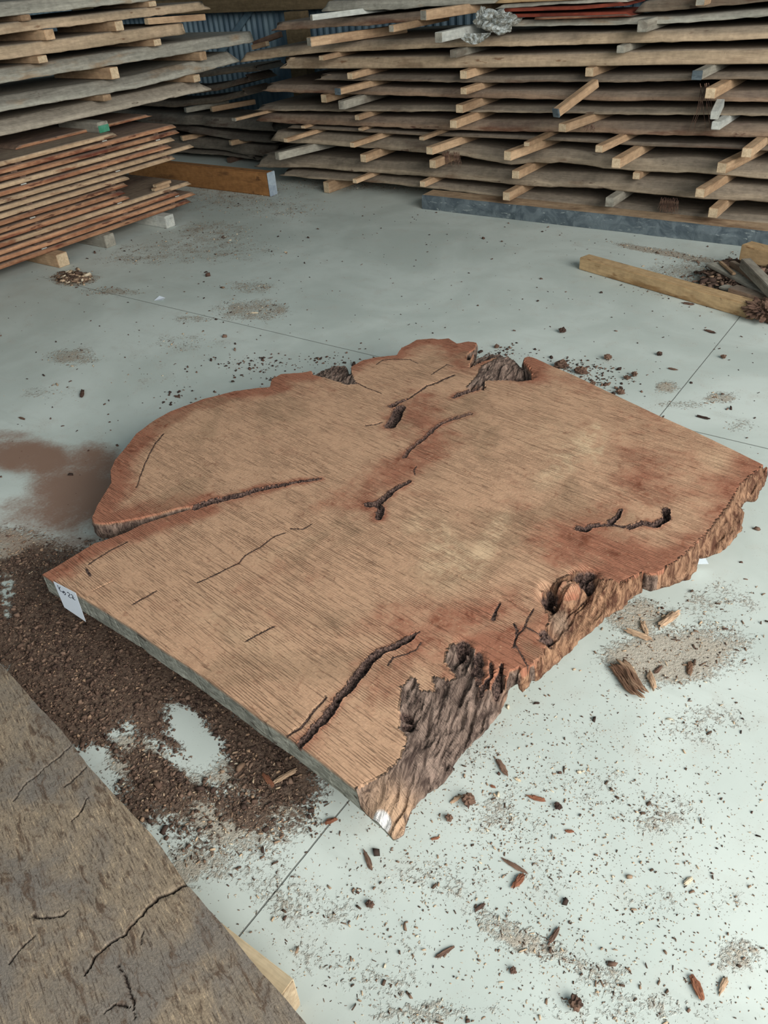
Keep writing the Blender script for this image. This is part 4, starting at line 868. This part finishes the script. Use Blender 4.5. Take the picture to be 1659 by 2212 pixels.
CK = [(top2([(402,1909),(375,1925),(345,1936),(315,1965),(282,2000),(270,2017),(240,2035),(205,2065),(185,2105)], ZD), .0030, .0012, .010), (top2([(152,1612),(120,1640),(85,1668),(50,1698),(27,1731)], ZD), .0014, .0009, .005),
      (top2([(70,1975),(85,1983),(130,1980),(145,1968)], ZD), .0020, .001, .006), (top2([(188,1725),(172,1755),(152,1775)], ZD), .0014, .001, .005), (top2([(75,2020),(45,2050),(20,2080)], ZD), .0012, .001, .004),
      (top2([(255,2085),(280,2130),(285,2150),(290,2200)], ZD), .0014, .001, .005), (top2([(225,2186),(250,2168),(280,2175)], ZD), .0014, .001, .005), (top2([(185,1658),(150,1690),(140,1700)], ZD), .001, .001, .003), (top2([(310,2010),(305,2040)], ZD), .001, .001, .003)]
def grid2(step):
    a = np.arange(mn[0], mx[0], step); b = np.arange(mn[1], mx[1], step); X_, Y_ = np.meshgrid(a, b); X_[::2] += step/2
    return np.stack([X_.ravel(), Y_.ravel()], 1)
g1 = grid2(.014); g1 = g1[inside(g1, den2)]; g2 = grid2(.0028); nr = np.zeros(len(g2), bool)
for A, w0, w1, dp in CK: nr |= seg_dist(g2, A)[0] < .007
g2 = g2[nr]; g2 = g2[inside(g2, den2)]; G = np.vstack([g1, g2]); lp = np.vstack([den2, den2[:1]]); G = G[seg_dist(G, lp)[0] > .003]; G += RNG.normal(0, .0003, G.shape)
N2 = len(den2); r2 = delaunay_2d_cdt([Vector(p) for p in np.vstack([den2, G])], [(i, (i + 1) % N2) for i in range(N2)], [], 1, 1e-7, True)
V2 = np.array([(v_.x, v_.y) for v_ in r2[0]]); om = {}
for vi, src in enumerate(r2[3]):
    for s_ in src: om[s_] = vi
rg = [om[i] for i in range(N2)]; dr = np.zeros(len(V2)); dk = np.zeros(len(V2))
for A, w0, w1, dp in CK:
    jit = np.array([[.003*fbm(x*60, y*60, 4.4, 3), .003*fbm(x*60, y*60, 14.4, 3)] for x, y in V2])
    d, u = seg_dist(V2 + jit, A); w_ = w0 + (w1 - w0)*u; k = np.clip(1.6*(1 - d/(w_ + .0012)), 0, 1); dr = np.maximum(dr, dp*k); dk = np.maximum(dk, k)
vs = [(V2[i][0], V2[i][1], ZD - dr[i] + .0015*fbm(V2[i][0]*8, V2[i][1]*8)) for i in range(len(V2))]; fs = [tuple(f_) for f_ in r2[2]]; kp = inside(V2[np.array(fs)].mean(1), den2); fs = [f_ for f_, k_ in zip(fs, kp) if k_]
a, b, c = (Vector((*V2[i], 0)) for i in fs[0][:3])
if (b - a).cross(c - a).z < 0: fs = [tuple(reversed(f_)) for f_ in fs]
P2_ = den2; sg = 1 if (P2_[:, 0]*np.roll(P2_, -1, 0)[:, 1] - np.roll(P2_, -1, 0)[:, 0]*P2_[:, 1]).sum() > 0 else -1
last = rg
for z in (ZD - .03, ZD - .06):
    cur = []
    for k in range(N2): cur.append(len(vs)); vs.append((P2_[k][0], P2_[k][1], z))
    for k in range(N2):
        k2 = (k + 1) % N2; q = (last[k], cur[k], cur[k2], last[k2]); fs.append(q if sg > 0 else tuple(reversed(q)))
    last = cur
fs.append(tuple(reversed(last)) if sg > 0 else tuple(last))
c0 = Vector((float(P2_[:, 0].mean()), float(P2_[:, 1].mean()), 0))
t = NT('dark_slab'); v = t.coord(); ck = t.new('ShaderNodeVertexColor', layer_name='crack')
sd_ = atz(345, 1990, ZD) - atz(300, 1900, ZD); an = math.atan2(sd_.y, sd_.x)
kr = t.mapping(v, rot=(0, 0, -an))
nb = t.noise(v, 6, 5, .6, .5); nm = t.noise(t.mapping(kr, scale=(20, 45, 20)), 1.0, 5, .65, 1.0); nf = t.noise(v, 190, 3, .6); ln = t.noise(t.mapping(kr, scale=(38, 300, 38)), 1.0, 3, .65, .4)
col = t.mix(t.ramp(nb, .35, .65), rgb(116, 108, 99), rgb(138, 122, 102)); col = t.mix(t.math('MULTIPLY', t.ramp(nm, .50, .66), .85), col, rgb(86, 68, 54))
col = t.mix(t.math('MULTIPLY', t.ramp(ln, .54, .66), .75), col, rgb(70, 57, 47)); col = t.mix(t.math('MULTIPLY', t.math('MULTIPLY', t.ramp(ln, .44, .33), t.ramp(nb, .4, .6)), .8), col, rgb(180, 158, 130))
col = t.mix(t.math('MULTIPLY', t.ramp(nf, .6, .75), .3), col, rgb(168, 152, 130)); col = t.mix(ck.outputs[0], col, rgb(48, 38, 32))
h = t.math('ADD', t.math('MULTIPLY', nm, .6), t.math('ADD', t.math('MULTIPLY', nf, .3), t.math('MULTIPLY', ln, .6)))
M['dslab'] = t.finish(col, .8, h, .9, .005, .25)
ds = mesh_obj('dark_slab', [Vector(v_) - c0 for v_ in vs], fs, M['dslab'], loc=c0, smooth=True)
ca = ds.data.color_attributes.new('crack', 'FLOAT_COLOR', 'POINT'); cc = np.zeros((len(vs), 4), np.float32); cc[:len(V2), :3] = dk[:, None]; cc[:, 3] = 1; ca.data.foreach_set('color', cc.ravel())
try: ds.data.set_sharp_from_angle(angle=math.radians(50))
except Exception: pass
tag(ds, 'dark grey-brown cracked slab filling the near left corner of the floor', 'wood slab')
e1, e2 = atz(636, 2116, .1), atz(616, 2140, .1); f1 = atz(478, 1993, .1); ax = (f1 - e1).normalized(); pr_ = Vector((-ax.y, ax.x, 0)); wv = abs((e2 - e1).dot(pr_)); wv = max(.05, wv)
if pr_.dot(e2 - e1) < 0: pr_ = -pr_
a_ = e1 + pr_*wv/2; a_.z = .0515
stick(a_, a_ + ax*.62, .098, 'stick_pine', 'stick_end', 'pale pine bearer sticking out from under the dark near left slab', hgt=.100, name='floor_bearer', wid=wv)
_p, _q = ed[0] + side*.09 + d0*.02, ed[0] + side*.28 - d0*.30
stick((_p.x, _p.y, .0515), (_q.x, _q.y, .0515), .098, 'stick', 'stick_end', 'pine bearer hidden under the far end of the dark near left slab', hgt=.100, name='floor_bearer')

# ------------------------------------------------------------------ square post lying on the floor, right
a_, b_ = atz(1250, 582), atz(1624, 692); d = (b_ - a_); L = d.length; dn = d.normalized(); sd = Vector((-dn.y, dn.x, 0))
hp = .070
def beam_at(name, a_, b_, w, h, z0, lab, mat='post', em='post_end', cat='beam'):
    d = b_ - a_; L = d.length; dn = d.normalized(); sd = Vector((-dn.y, dn.x, 0)); c = (a_ + b_)/2 + sd*w/2
    o = box(name, (-L/2, -w/2, 0), (L/2, w/2, h), M[mat], bev=.004, loc=(c.x, c.y, z0 + h/2), endmat=M[em]); o.rotation_euler = (0, 0, math.atan2(dn.y, dn.x)); return tag(o, lab, cat)
beam_at('timber_post', a_, b_, .080, hp, .0005, 'tan sawn square post lying alone on the floor at the right', cat='post')
a_ = atz(1595, 562, .085); b_ = atz(1720, 596, .085)
beam_at('timber_post', a_, b_ + (b_ - a_)*.5, .085, .085, .085, 'tan square post lying over the debris heap at the right edge', cat='post')
# debris heap with scrap boards
hc = atz(1640, 625); 
o = lump('debris_heap', (hc.x + .02, hc.y + .10, -.002), (.30, .18, .035), None, 3.0, .35, 5, 1.2, base=True)
t = NT('bark_litter'); v = t.coord(); n1 = t.noise(v, 60, 5, .7, 1.0); M['litter'] = t.finish(t.mix(t.ramp(n1, .35, .65), rgb(60, 44, 38), rgb(120, 98, 82)), .9, n1, 1.0, .012)
o.data.materials.clear(); o.data.materials.append(M['litter']); tag(o, 'low heap of bark litter and dust at the right edge behind the lying post', 'debris heap', kind='stuff')
def scrap(p1, z1, p2, z2, w, th, mat, lab, ext=1.0):
    a_, b_ = atz(*p1, z1), atz(*p2, z2); b_ = a_ + (b_ - a_)*ext
    o = stick(a_, b_, .03, mat, mat, lab, hgt=th, wid=w, name='scrap_board'); o['category'] = 'scrap board'
scrap((1538, 570), .085, (1659, 632), .075, .07, .016, 'stick_grey', 'grey scrap board lying on the left side of the debris heap', 1.25)
scrap((1556, 566), .10, (1586, 592), .10, .02, .012, 'stick', 'thin splintered light strip on the grey scrap board')
scrap((1580, 573), .09, (1659, 620), .10, .03, .05, 'plank_brown', 'brown scrap board in the middle of the debris heap', 1.2)
scrap((1609, 568), .14, (1665, 625), .12, .05, .05, 'stick_grey', 'pale weathered scrap board on top of the debris heap', 1.25)
scrap((1560, 618), .05, (1600, 632), .045, .06, .012, 'stick_grey', 'small grey shingle-like scrap in front of the debris heap')
scrap((1580, 628), .055, (1665, 655), .05, .07, .05, 'plank_brown', 'reddish bark scrap lying just behind the square post', 1.2)

# ------------------------------------------------------------------ loose pieces on the floor

def chipmat(name, stops, bumpy=False):
    t = NT(name); g = t.new('ShaderNodeNewGeometry'); r = t.new('ShaderNodeValToRGB'); t.link(g.outputs['Random Per Island'], r.inputs[0])
    cr = r.color_ramp; cr.interpolation = 'CONSTANT'
    while len(cr.elements) < len(stops): cr.elements.new(.5)
    for e_, (p_, c_) in zip(cr.elements, stops): e_.position = p_; e_.color = c_
    return t.finish(r.outputs[0], .85)
M['chips'] = chipmat('mixed_chips', [(0, rgb(84, 66, 54)), (.3, rgb(120, 96, 78)), (.55, rgb(150, 126, 104)), (.78, rgb(184, 160, 132)), (.94, rgb(206, 190, 164))])
M['dchips'] = chipmat('dark_chips', [(0, rgb(70, 54, 46)), (.35, rgb(94, 74, 62)), (.7, rgb(120, 97, 82)), (.95, rgb(154, 126, 102))])
M['crumb'] = chipmat('dark_crumbs', [(0, rgb(58, 44, 38)), (.5, rgb(84, 62, 52)), (.85, rgb(112, 88, 74))])
def chips(name, centres, lens, wr, mat, lab, cat, zf=0.0):
    n = len(centres); ang = RNG.uniform(0, 6.283, n); L = lens; wd_ = L*RNG.uniform(wr[0], wr[1], n); th = np.minimum(wd_, L)*RNG.uniform(.35, .8, n)
    base = np.array([(-.5, -.5, 0), (.5, -.35, 0), (.45, .5, 0), (-.4, .45, 0), (-.35, -.3, 1), (.4, -.25, 1), (.3, .35, 1), (-.3, .3, 1)])
    V = base[None].repeat(n, 0) + RNG.uniform(-.15, .15, (n, 8, 3))*np.array([1, 1, .6]); V[:, :4, 2] = 0
    V[:, :, 0] *= L[:, None]; V[:, :, 1] *= wd_[:, None]; V[:, :, 2] = np.abs(V[:, :, 2])*th[:, None]
    tl = RNG.normal(0, .22, n); V[:, :, 2] += np.maximum(0, V[:, :, 0]*tl[:, None] + np.abs(L*tl*.5)[:, None])*.9
    c, s = np.cos(ang)[:, None], np.sin(ang)[:, None]; X_ = V[:, :, 0]*c - V[:, :, 1]*s; Y_ = V[:, :, 0]*s + V[:, :, 1]*c
    V[:, :, 0] = X_ + centres[:, 0][:, None]; V[:, :, 1] = Y_ + centres[:, 1][:, None]; V[:, :, 2] += (centres[:, 2][:, None] if centres.shape[1] > 2 else zf)
    fb = np.array([(0, 3, 2, 1), (4, 5, 6, 7), (0, 1, 5, 4), (1, 2, 6, 5), (2, 3, 7, 6), (3, 0, 4, 7)])
    Fc = (fb[None] + (np.arange(n)*8)[:, None, None]).reshape(-1)
    me = bpy.data.meshes.new(name); me.vertices.add(n*8); me.vertices.foreach_set('co', V.reshape(-1)); me.loops.add(len(Fc)); me.loops.foreach_set('vertex_index', Fc)
    me.polygons.add(len(Fc)//4); me.polygons.foreach_set('loop_start', np.arange(len(Fc)//4)*4); me.update(calc_edges=True); me.materials.append(mat)
    o = bpy.data.objects.new(name, me); COL.objects.link(o); return tag(o, lab, cat, kind='stuff')
def scatter(blobs, total, spread=.8):
    w = np.array([abs(b[2])*abs(np.linalg.det(b[3])) for b in blobs if b[2] > 0]); bl = [b for b in blobs if b[2] > 0]; w /= w.sum(); out = []
    for b, k in zip(bl, RNG.multinomial(total, w)): out.append(RNG.normal(0, spread, (k, 2)) @ b[3].T + b[0])
    return np.vstack(out)
def uniform(n): return np.stack([RNG.uniform(-5.0, .9, n), RNG.uniform(.1, 5.0, n)], 1)
def keep(Pc, thr, blobs): return Pc[RNG.uniform(0, 1, len(Pc)) < np.clip(field(Pc, blobs)*thr, 0, 1)]
negD = keep(scatter(DIRT, 16000), 1.4, DIRT)
chips('bark_litter', negD, RNG.gamma(2.0, .0022, len(negD)) + .0015, (.25, .8), M['dchips'], 'dark bark crumbs and splinters covering the floor left of the big slab', 'bark litter')
cd_ = keep(scatter(DUST, 15000, .75), 2.0, DUST)
chips('sawdust_chips', cd_, RNG.gamma(2.0, .0022, len(cd_)) + .0018, (.15, .5), M['chips'], 'light brown sawdust and shavings in drifts over the pale floor', 'sawdust')
near_ = [blob(1050, 1850, 500, 350, 1), blob(1400, 1700, 300, 400, .7), blob(1050, 1700, 250, 200, 1.0), blob(1300, 2050, 400, 200, .8)]
cn = scatter(near_, 6500, .7)
chips('sawdust_chips', cn, RNG.gamma(2.0, .0011, len(cn)) + .0010, (.15, .6), M['chips'], 'fine crumbs sprinkled over the floor at the near right', 'sawdust')
far_ = uniform(1500)
chips('bark_litter', far_, RNG.gamma(1.8, .0028, len(far_)) + .0018, (.25, .8), M['crumb'], 'dark crumbs scattered sparsely over the whole floor', 'crumbs')
cl = scatter([blob(1270, 820, 70, 30, 1), blob(1090, 765, 60, 14, .6), blob(720, 780, 60, 14, .6), blob(560, 790, 90, 25, .5), blob(1230, 790, 50, 20, .8), blob(380, 860, 60, 25, .2)], 700, .7)
chips('bark_litter', cl, RNG.gamma(2.0, .003, len(cl)) + .002, (.3, .9), M['crumb'], 'dark crumbs sprinkled behind the far edge of the big slab', 'crumbs')
pc = scatter([blob(158, 602, 22, 8, 1)], 420, .75); r_ = np.linalg.norm((pc - pc.mean(0)), axis=1); pz = np.maximum(0, .03 - r_*.25)*RNG.uniform(.2, 1, len(pc))
chips('shavings_pile', np.column_stack([pc, pz]), RNG.gamma(3, .006, len(pc)) + .006, (.2, .5), M['chips'], 'small pile of wood shavings on the floor before the low left stack', 'shavings')
hp_ = scatter([blob(1620, 610, 60, 28, 1)], 2600, .75); q_ = (hp_ - np.array([hc.x, hc.y]))/np.array([.40, .28]); hz = .075*np.clip(1 - (q_**2).sum(1), 0, 1)
chips('bark_litter', np.column_stack([hp_, hz]), RNG.gamma(2.4, .008, len(hp_)) + .006, (.15, .5), M['dchips'], 'coarse bark chips and strips on the debris heap at the right edge', 'bark litter')
# chips resting on the planks of the right stack and strands of bark
M['barkp'] = wood('bark_piece', rgb(84, 62, 52), rgb(118, 92, 76), rgb(60, 44, 38), (.5, .6), 60, .004, .3)
M['redchip'] = wood('red_chip', rgb(112, 70, 52), rgb(140, 94, 70), None, (.5, .6), 60, .003, .2)
M['palechip'] = wood('pale_chip', rgb(196, 178, 150), rgb(222, 206, 178), None, (.5, .6), 60, .003, .1)
M['fibre'] = wood('fibrous_bark', rgb(150, 122, 98), rgb(194, 164, 134), rgb(110, 82, 64), (.5, .6), 90, .004, .1)
def crumb(px, py, size, kind, lab, cat='bark crumb', ang=0.0, asp=1.0):
    p = atz(px, py, 0); s = size
    if kind == 'lump': o = lump('bark_crumb', (p.x, p.y, 0), (s*asp, s, s*.8), M['barkp'], px*.37, .5, 3, 2.0, base=True)
    else: o = lump('wood_chip', (p.x, p.y, 0), (s*asp, s*.42, s*.25), M[kind], px*.37, .4, 3, 1.6, base=True)
    o.rotation_euler = (0, 0, ang); tag(o, lab, cat)
CRUMBS = [
 (1012,1735,.014,'lump','dark knobbly bark crumb on the floor, right of the slab tip',0,1.1),(1230,1797,.009,'redchip','red-brown crumb on the pale floor at the right of the slab tip',0.5,1.0),
 (1120,1905,.017,'redchip','largest reddish chip on the near floor, in the middle below the slab tip',1.4,1.1),(1085,1660,.017,'barkp','oblong dark brown chip just right of the bark edge',-.6,1.5),
 (1118,1685,.008,'palechip','tiny creamy white chip near the oblong dark chip',0,1.0),(1160,1727,.014,'redchip','splintered red chip with small arms right of the slab tip',.3,1.4),
 (940,1812,.008,'redchip','small red crumb beside the slab tip',.8,1.2),(985,1728,.012,'fibre','tan chip close to the bark edge near the slab tip',1.2,1.3),(715,1776,.014,'redchip','orange-red chip on the floor by the joint left of the slab tip',1.0,1.0),
 (1505,2135,.018,'redchip','smooth red-brown chip at the lower right of the floor',-.8,1.3),(1243,2172,.011,'lump','dark round crumb near the bottom edge of the floor',0,1.1),(1108,2099,.006,'lump','tiny dark crumb above the bottom edge of the floor',0,1),
 (800,1956,.007,'lump','tiny dark crumb alone on the floor between the two slabs',0,1.3),(1486,1905,.010,'palechip','pale sliver standing alone at the right part of the near floor',1.2,1.3),(1562,2130,.011,'fibre','slim light brown sliver near the lower right corner',1.5,1.6),
 (1037,1961,.010,'barkp','curled dark chip below the largest reddish chip',1.2,1.3),(795,1860,.012,'barkp','thin dark sliver on the floor below the slab tip',-.6,2.0),(1113,1873,.012,'barkp','thin grey-brown splinter above the largest reddish chip',0,2.2),
 (970,1770,.008,'lump','small dark crumb between slab tip and red crumb',.3,1.0),(1065,1700,.007,'redchip','little reddish crumb below the oblong dark chip',0,1.0),(1205,1745,.007,'lump','small dark crumb right of the splintered red chip',0,1.2),
 (1197,2022,.010,'barkp','dark splinter lying at the lower middle of the floor',1.5,2.2),(960,2058,.010,'barkp','dark slanted splinter at the lower middle left of the floor',1.1,2.0),(615,1680,.016,'fibre','light brown splinter on the dirt under the near cut edge',1.2,2.0),
 (580,1688,.016,'redchip','red-brown flake on the dirt below the near cut edge',-.3,1.6),(1312,777,.015,'lump','dark bark crumb behind the far right edge of the slab, largest out on the floor',0,1.1),(1215,719,.014,'lump','dark crumb farther back behind the notch of the slab',0,1.2),
 (1424,768,.010,'lump','dark crumb midway between slab and the lying post',0,1.2),(1345,768,.0,'lump','',0,1),(1487,658,.020,'barkp','flat brown chip in front of the lying post',0,1.5),(1534,718,.018,'barkp','flat dark chip on the floor right of the joint line',-.3,1.7),
 (1370,813,.012,'lump','dark crumb behind the slab edge, close to the joint line',0,1.1),(1355,820,.010,'lump','dark reddish crumb beside the one close to the joint line',0,1.3),(1562,774,.010,'lump','dark crumb to the right of the joint line',0,1.2),
 (1453,799,.015,'barkp','flat dark chip left of the joint line',0,1.4),(1520,904,.016,'barkp','flat dark chip near the far right edge of the slab',0,1.6),(1255,808,.020,'lump','large brown bark lump against the far edge of the slab',0,1.4),(1212,796,.020,'lump','large dark bark lump just behind the right lobe of the slab',0,1.4),
 (1340,851,.013,'lump','dark bark lump touching the middle of the far right slab edge',0,1.2),(1280,833,.010,'lump','small dark lump touching the far right slab edge',0,1.2),(1073,752,.010,'lump','black crumb above the bark notch of the slab',0,1.2),(178,853,.024,'barkp','brown chip on the floor at the left, beyond the slab',-.7,1.7),
 (48,905,.014,'barkp','small dark chip at the left edge beyond the rust stain',0,1.6),(383,858,.014,'barkp','dark flake near the far left edge of the slab',0,1.5),(250,1,.0,'lump','',0,1),
 (550,677,.014,'palechip','pale shaving on the floor in the middle distance',.5,1.6),(1445,1340,.028,'fibre','slim curved fibre strip at the right of the slab',1.25,1.6),(1380,1375,.024,'fibre','light woody splinter behind the large fibrous chunk',0,1.7),(1392,1360,.018,'fibre','short pale splinter touching the light woody splinter',-.9,1.4),
 (1407,1472,.020,'fibre','short splinter just right of the large fibrous chunk',-1.0,1.6),(1490,1445,.016,'fibre','small upright-looking splinter at the right beyond the fibrous chunk',-1.3,1.6),(1422,1448,.012,'barkp','small dark splinter between two light ones right of the fibrous chunk',1.4,1.6),
]
for (px, py, s, kd, lab, an, asp) in CRUMBS:
    if s > 0 and lab: crumb(px, py, s, kd, lab, 'bark crumb' if kd == 'lump' else 'wood chip', an, asp)
c = atz(1650, 690); o = lump('bark_clump', (c.x, c.y - .03, 0), (.085, .06, .035), M['barkp'], 5.5, .6, 5, 2.4, base=True); tag(o, 'rough brown bark clump beside the end of the lying square post', 'bark')
# fibrous chunk
a_, b_ = atz(1325, 1435, .0), atz(1392, 1508, .0); fd = (b_ - a_); L = fd.length; fd.normalize(); sdv = Vector((-fd.y, fd.x, 0)); vs = []; fs = []
for k in range(13):
    off = (k - 6)*.0042; l0 = random.uniform(0, .02); l1 = L + random.uniform(-.02, .012); rad = random.uniform(.0030, .0050); zc = .007 + .010*(1 - abs(k - 6)/7) + random.uniform(0, .004); b0 = len(vs); n = 16
    for i in range(n + 1):
        u = i/n; s = l0 + (l1 - l0)*u; w_ = .006*math.sin(u*5 + .8) + .0025*nz(u*6, k); c = a_ + fd*s + sdv*(off*(1 - .25*u) + w_); c.z = max(.004, zc + .003*nz(u*5, k*3)); rr = rad*(1 - .5*abs(u - .45)**2*2) if i not in (0, n) else rad*.25
        for j in range(5): a = j*1.2566; vs.append(c + sdv*rr*math.cos(a) + Vector((0, 0, rr*math.sin(a)*1.2)))
    for i in range(n):
        for j in range(5): p = b0 + i*5 + j; p2 = b0 + i*5 + (j + 1) % 5; fs.append((p, p2, p2 + 5, p + 5))
    fs.append(tuple(b0 + j for j in range(4, -1, -1))); fs.append(tuple(b0 + n*5 + j for j in range(5)))
o = mesh_obj('fibrous_bark_chunk', [p - a_ for p in vs], fs, M['fibre'], loc=a_, smooth=True); tag(o, 'ribbed fibrous bark chunk on the pale floor right of the big slab', 'bark')
# paper scrap far left
q = [atz(333, 650), atz(345, 642), atz(357, 644), atz(352, 651)]
o = mesh_obj('paper_scrap', [p - q[0] + Vector((0, 0, .002 + .006*(i % 2))) for i, p in enumerate(q)], [(0, 1, 2), (0, 2, 3)], M['paper'], loc=q[0]); m_ = o.modifiers.new('s', 'SOLIDIFY'); m_.thickness = .001
tag(o, 'small folded white paper scrap on the floor beyond the slab, toward the left stack', 'paper scrap')
# hanging bark strands on the right stack
def strands(px, py, n, spread, ln, lab, seed, mat='barkp'):
    rs = random.Random(seed); vs = []; fs = []; c0 = aty(px, py, YF - .03)
    for k in range(n):
        x0 = rs.uniform(-spread, spread); z0 = rs.uniform(-.01, .02); b0 = len(vs); l = ln*rs.uniform(.5, 1); dx = rs.uniform(-.35, .35)*l; m = 5
        for i in range(m + 1):
            u = i/m; p = Vector((x0 + dx*u + .004*nz(u*4, k), -.012 - .012*u*rs.random() , z0 - l*u)); r = .0022*(1 - .6*u)
            for j in range(3): a = j*2.094; vs.append(p + Vector((r*math.cos(a), r*math.sin(a), 0)))
        for i in range(m):
            for j in range(3): p = b0 + i*3 + j; p2 = b0 + i*3 + (j + 1) % 3; fs.append((p, p2, p2 + 3, p + 3))
    o = mesh_obj('bark_strands', vs, fs, M[mat], loc=c0); tag(o, lab, 'bark strands', kind='stuff')
strands(1448, 432, 70, .055, .09, 'dark shaggy bark strands hanging from the lowest planks at the right', 3)
strands(975, 330, 50, .07, .09, 'loose brown bark strands hanging in the middle of the right stack', 4)
strands(1520, 185, 9, .03, .28, 'thin dark strips hanging down at the right of the right stack', 5)
strands(1275, 272, 22, .04, .03, 'reddish bark fuzz on the reddish flaking plank edge', 6)
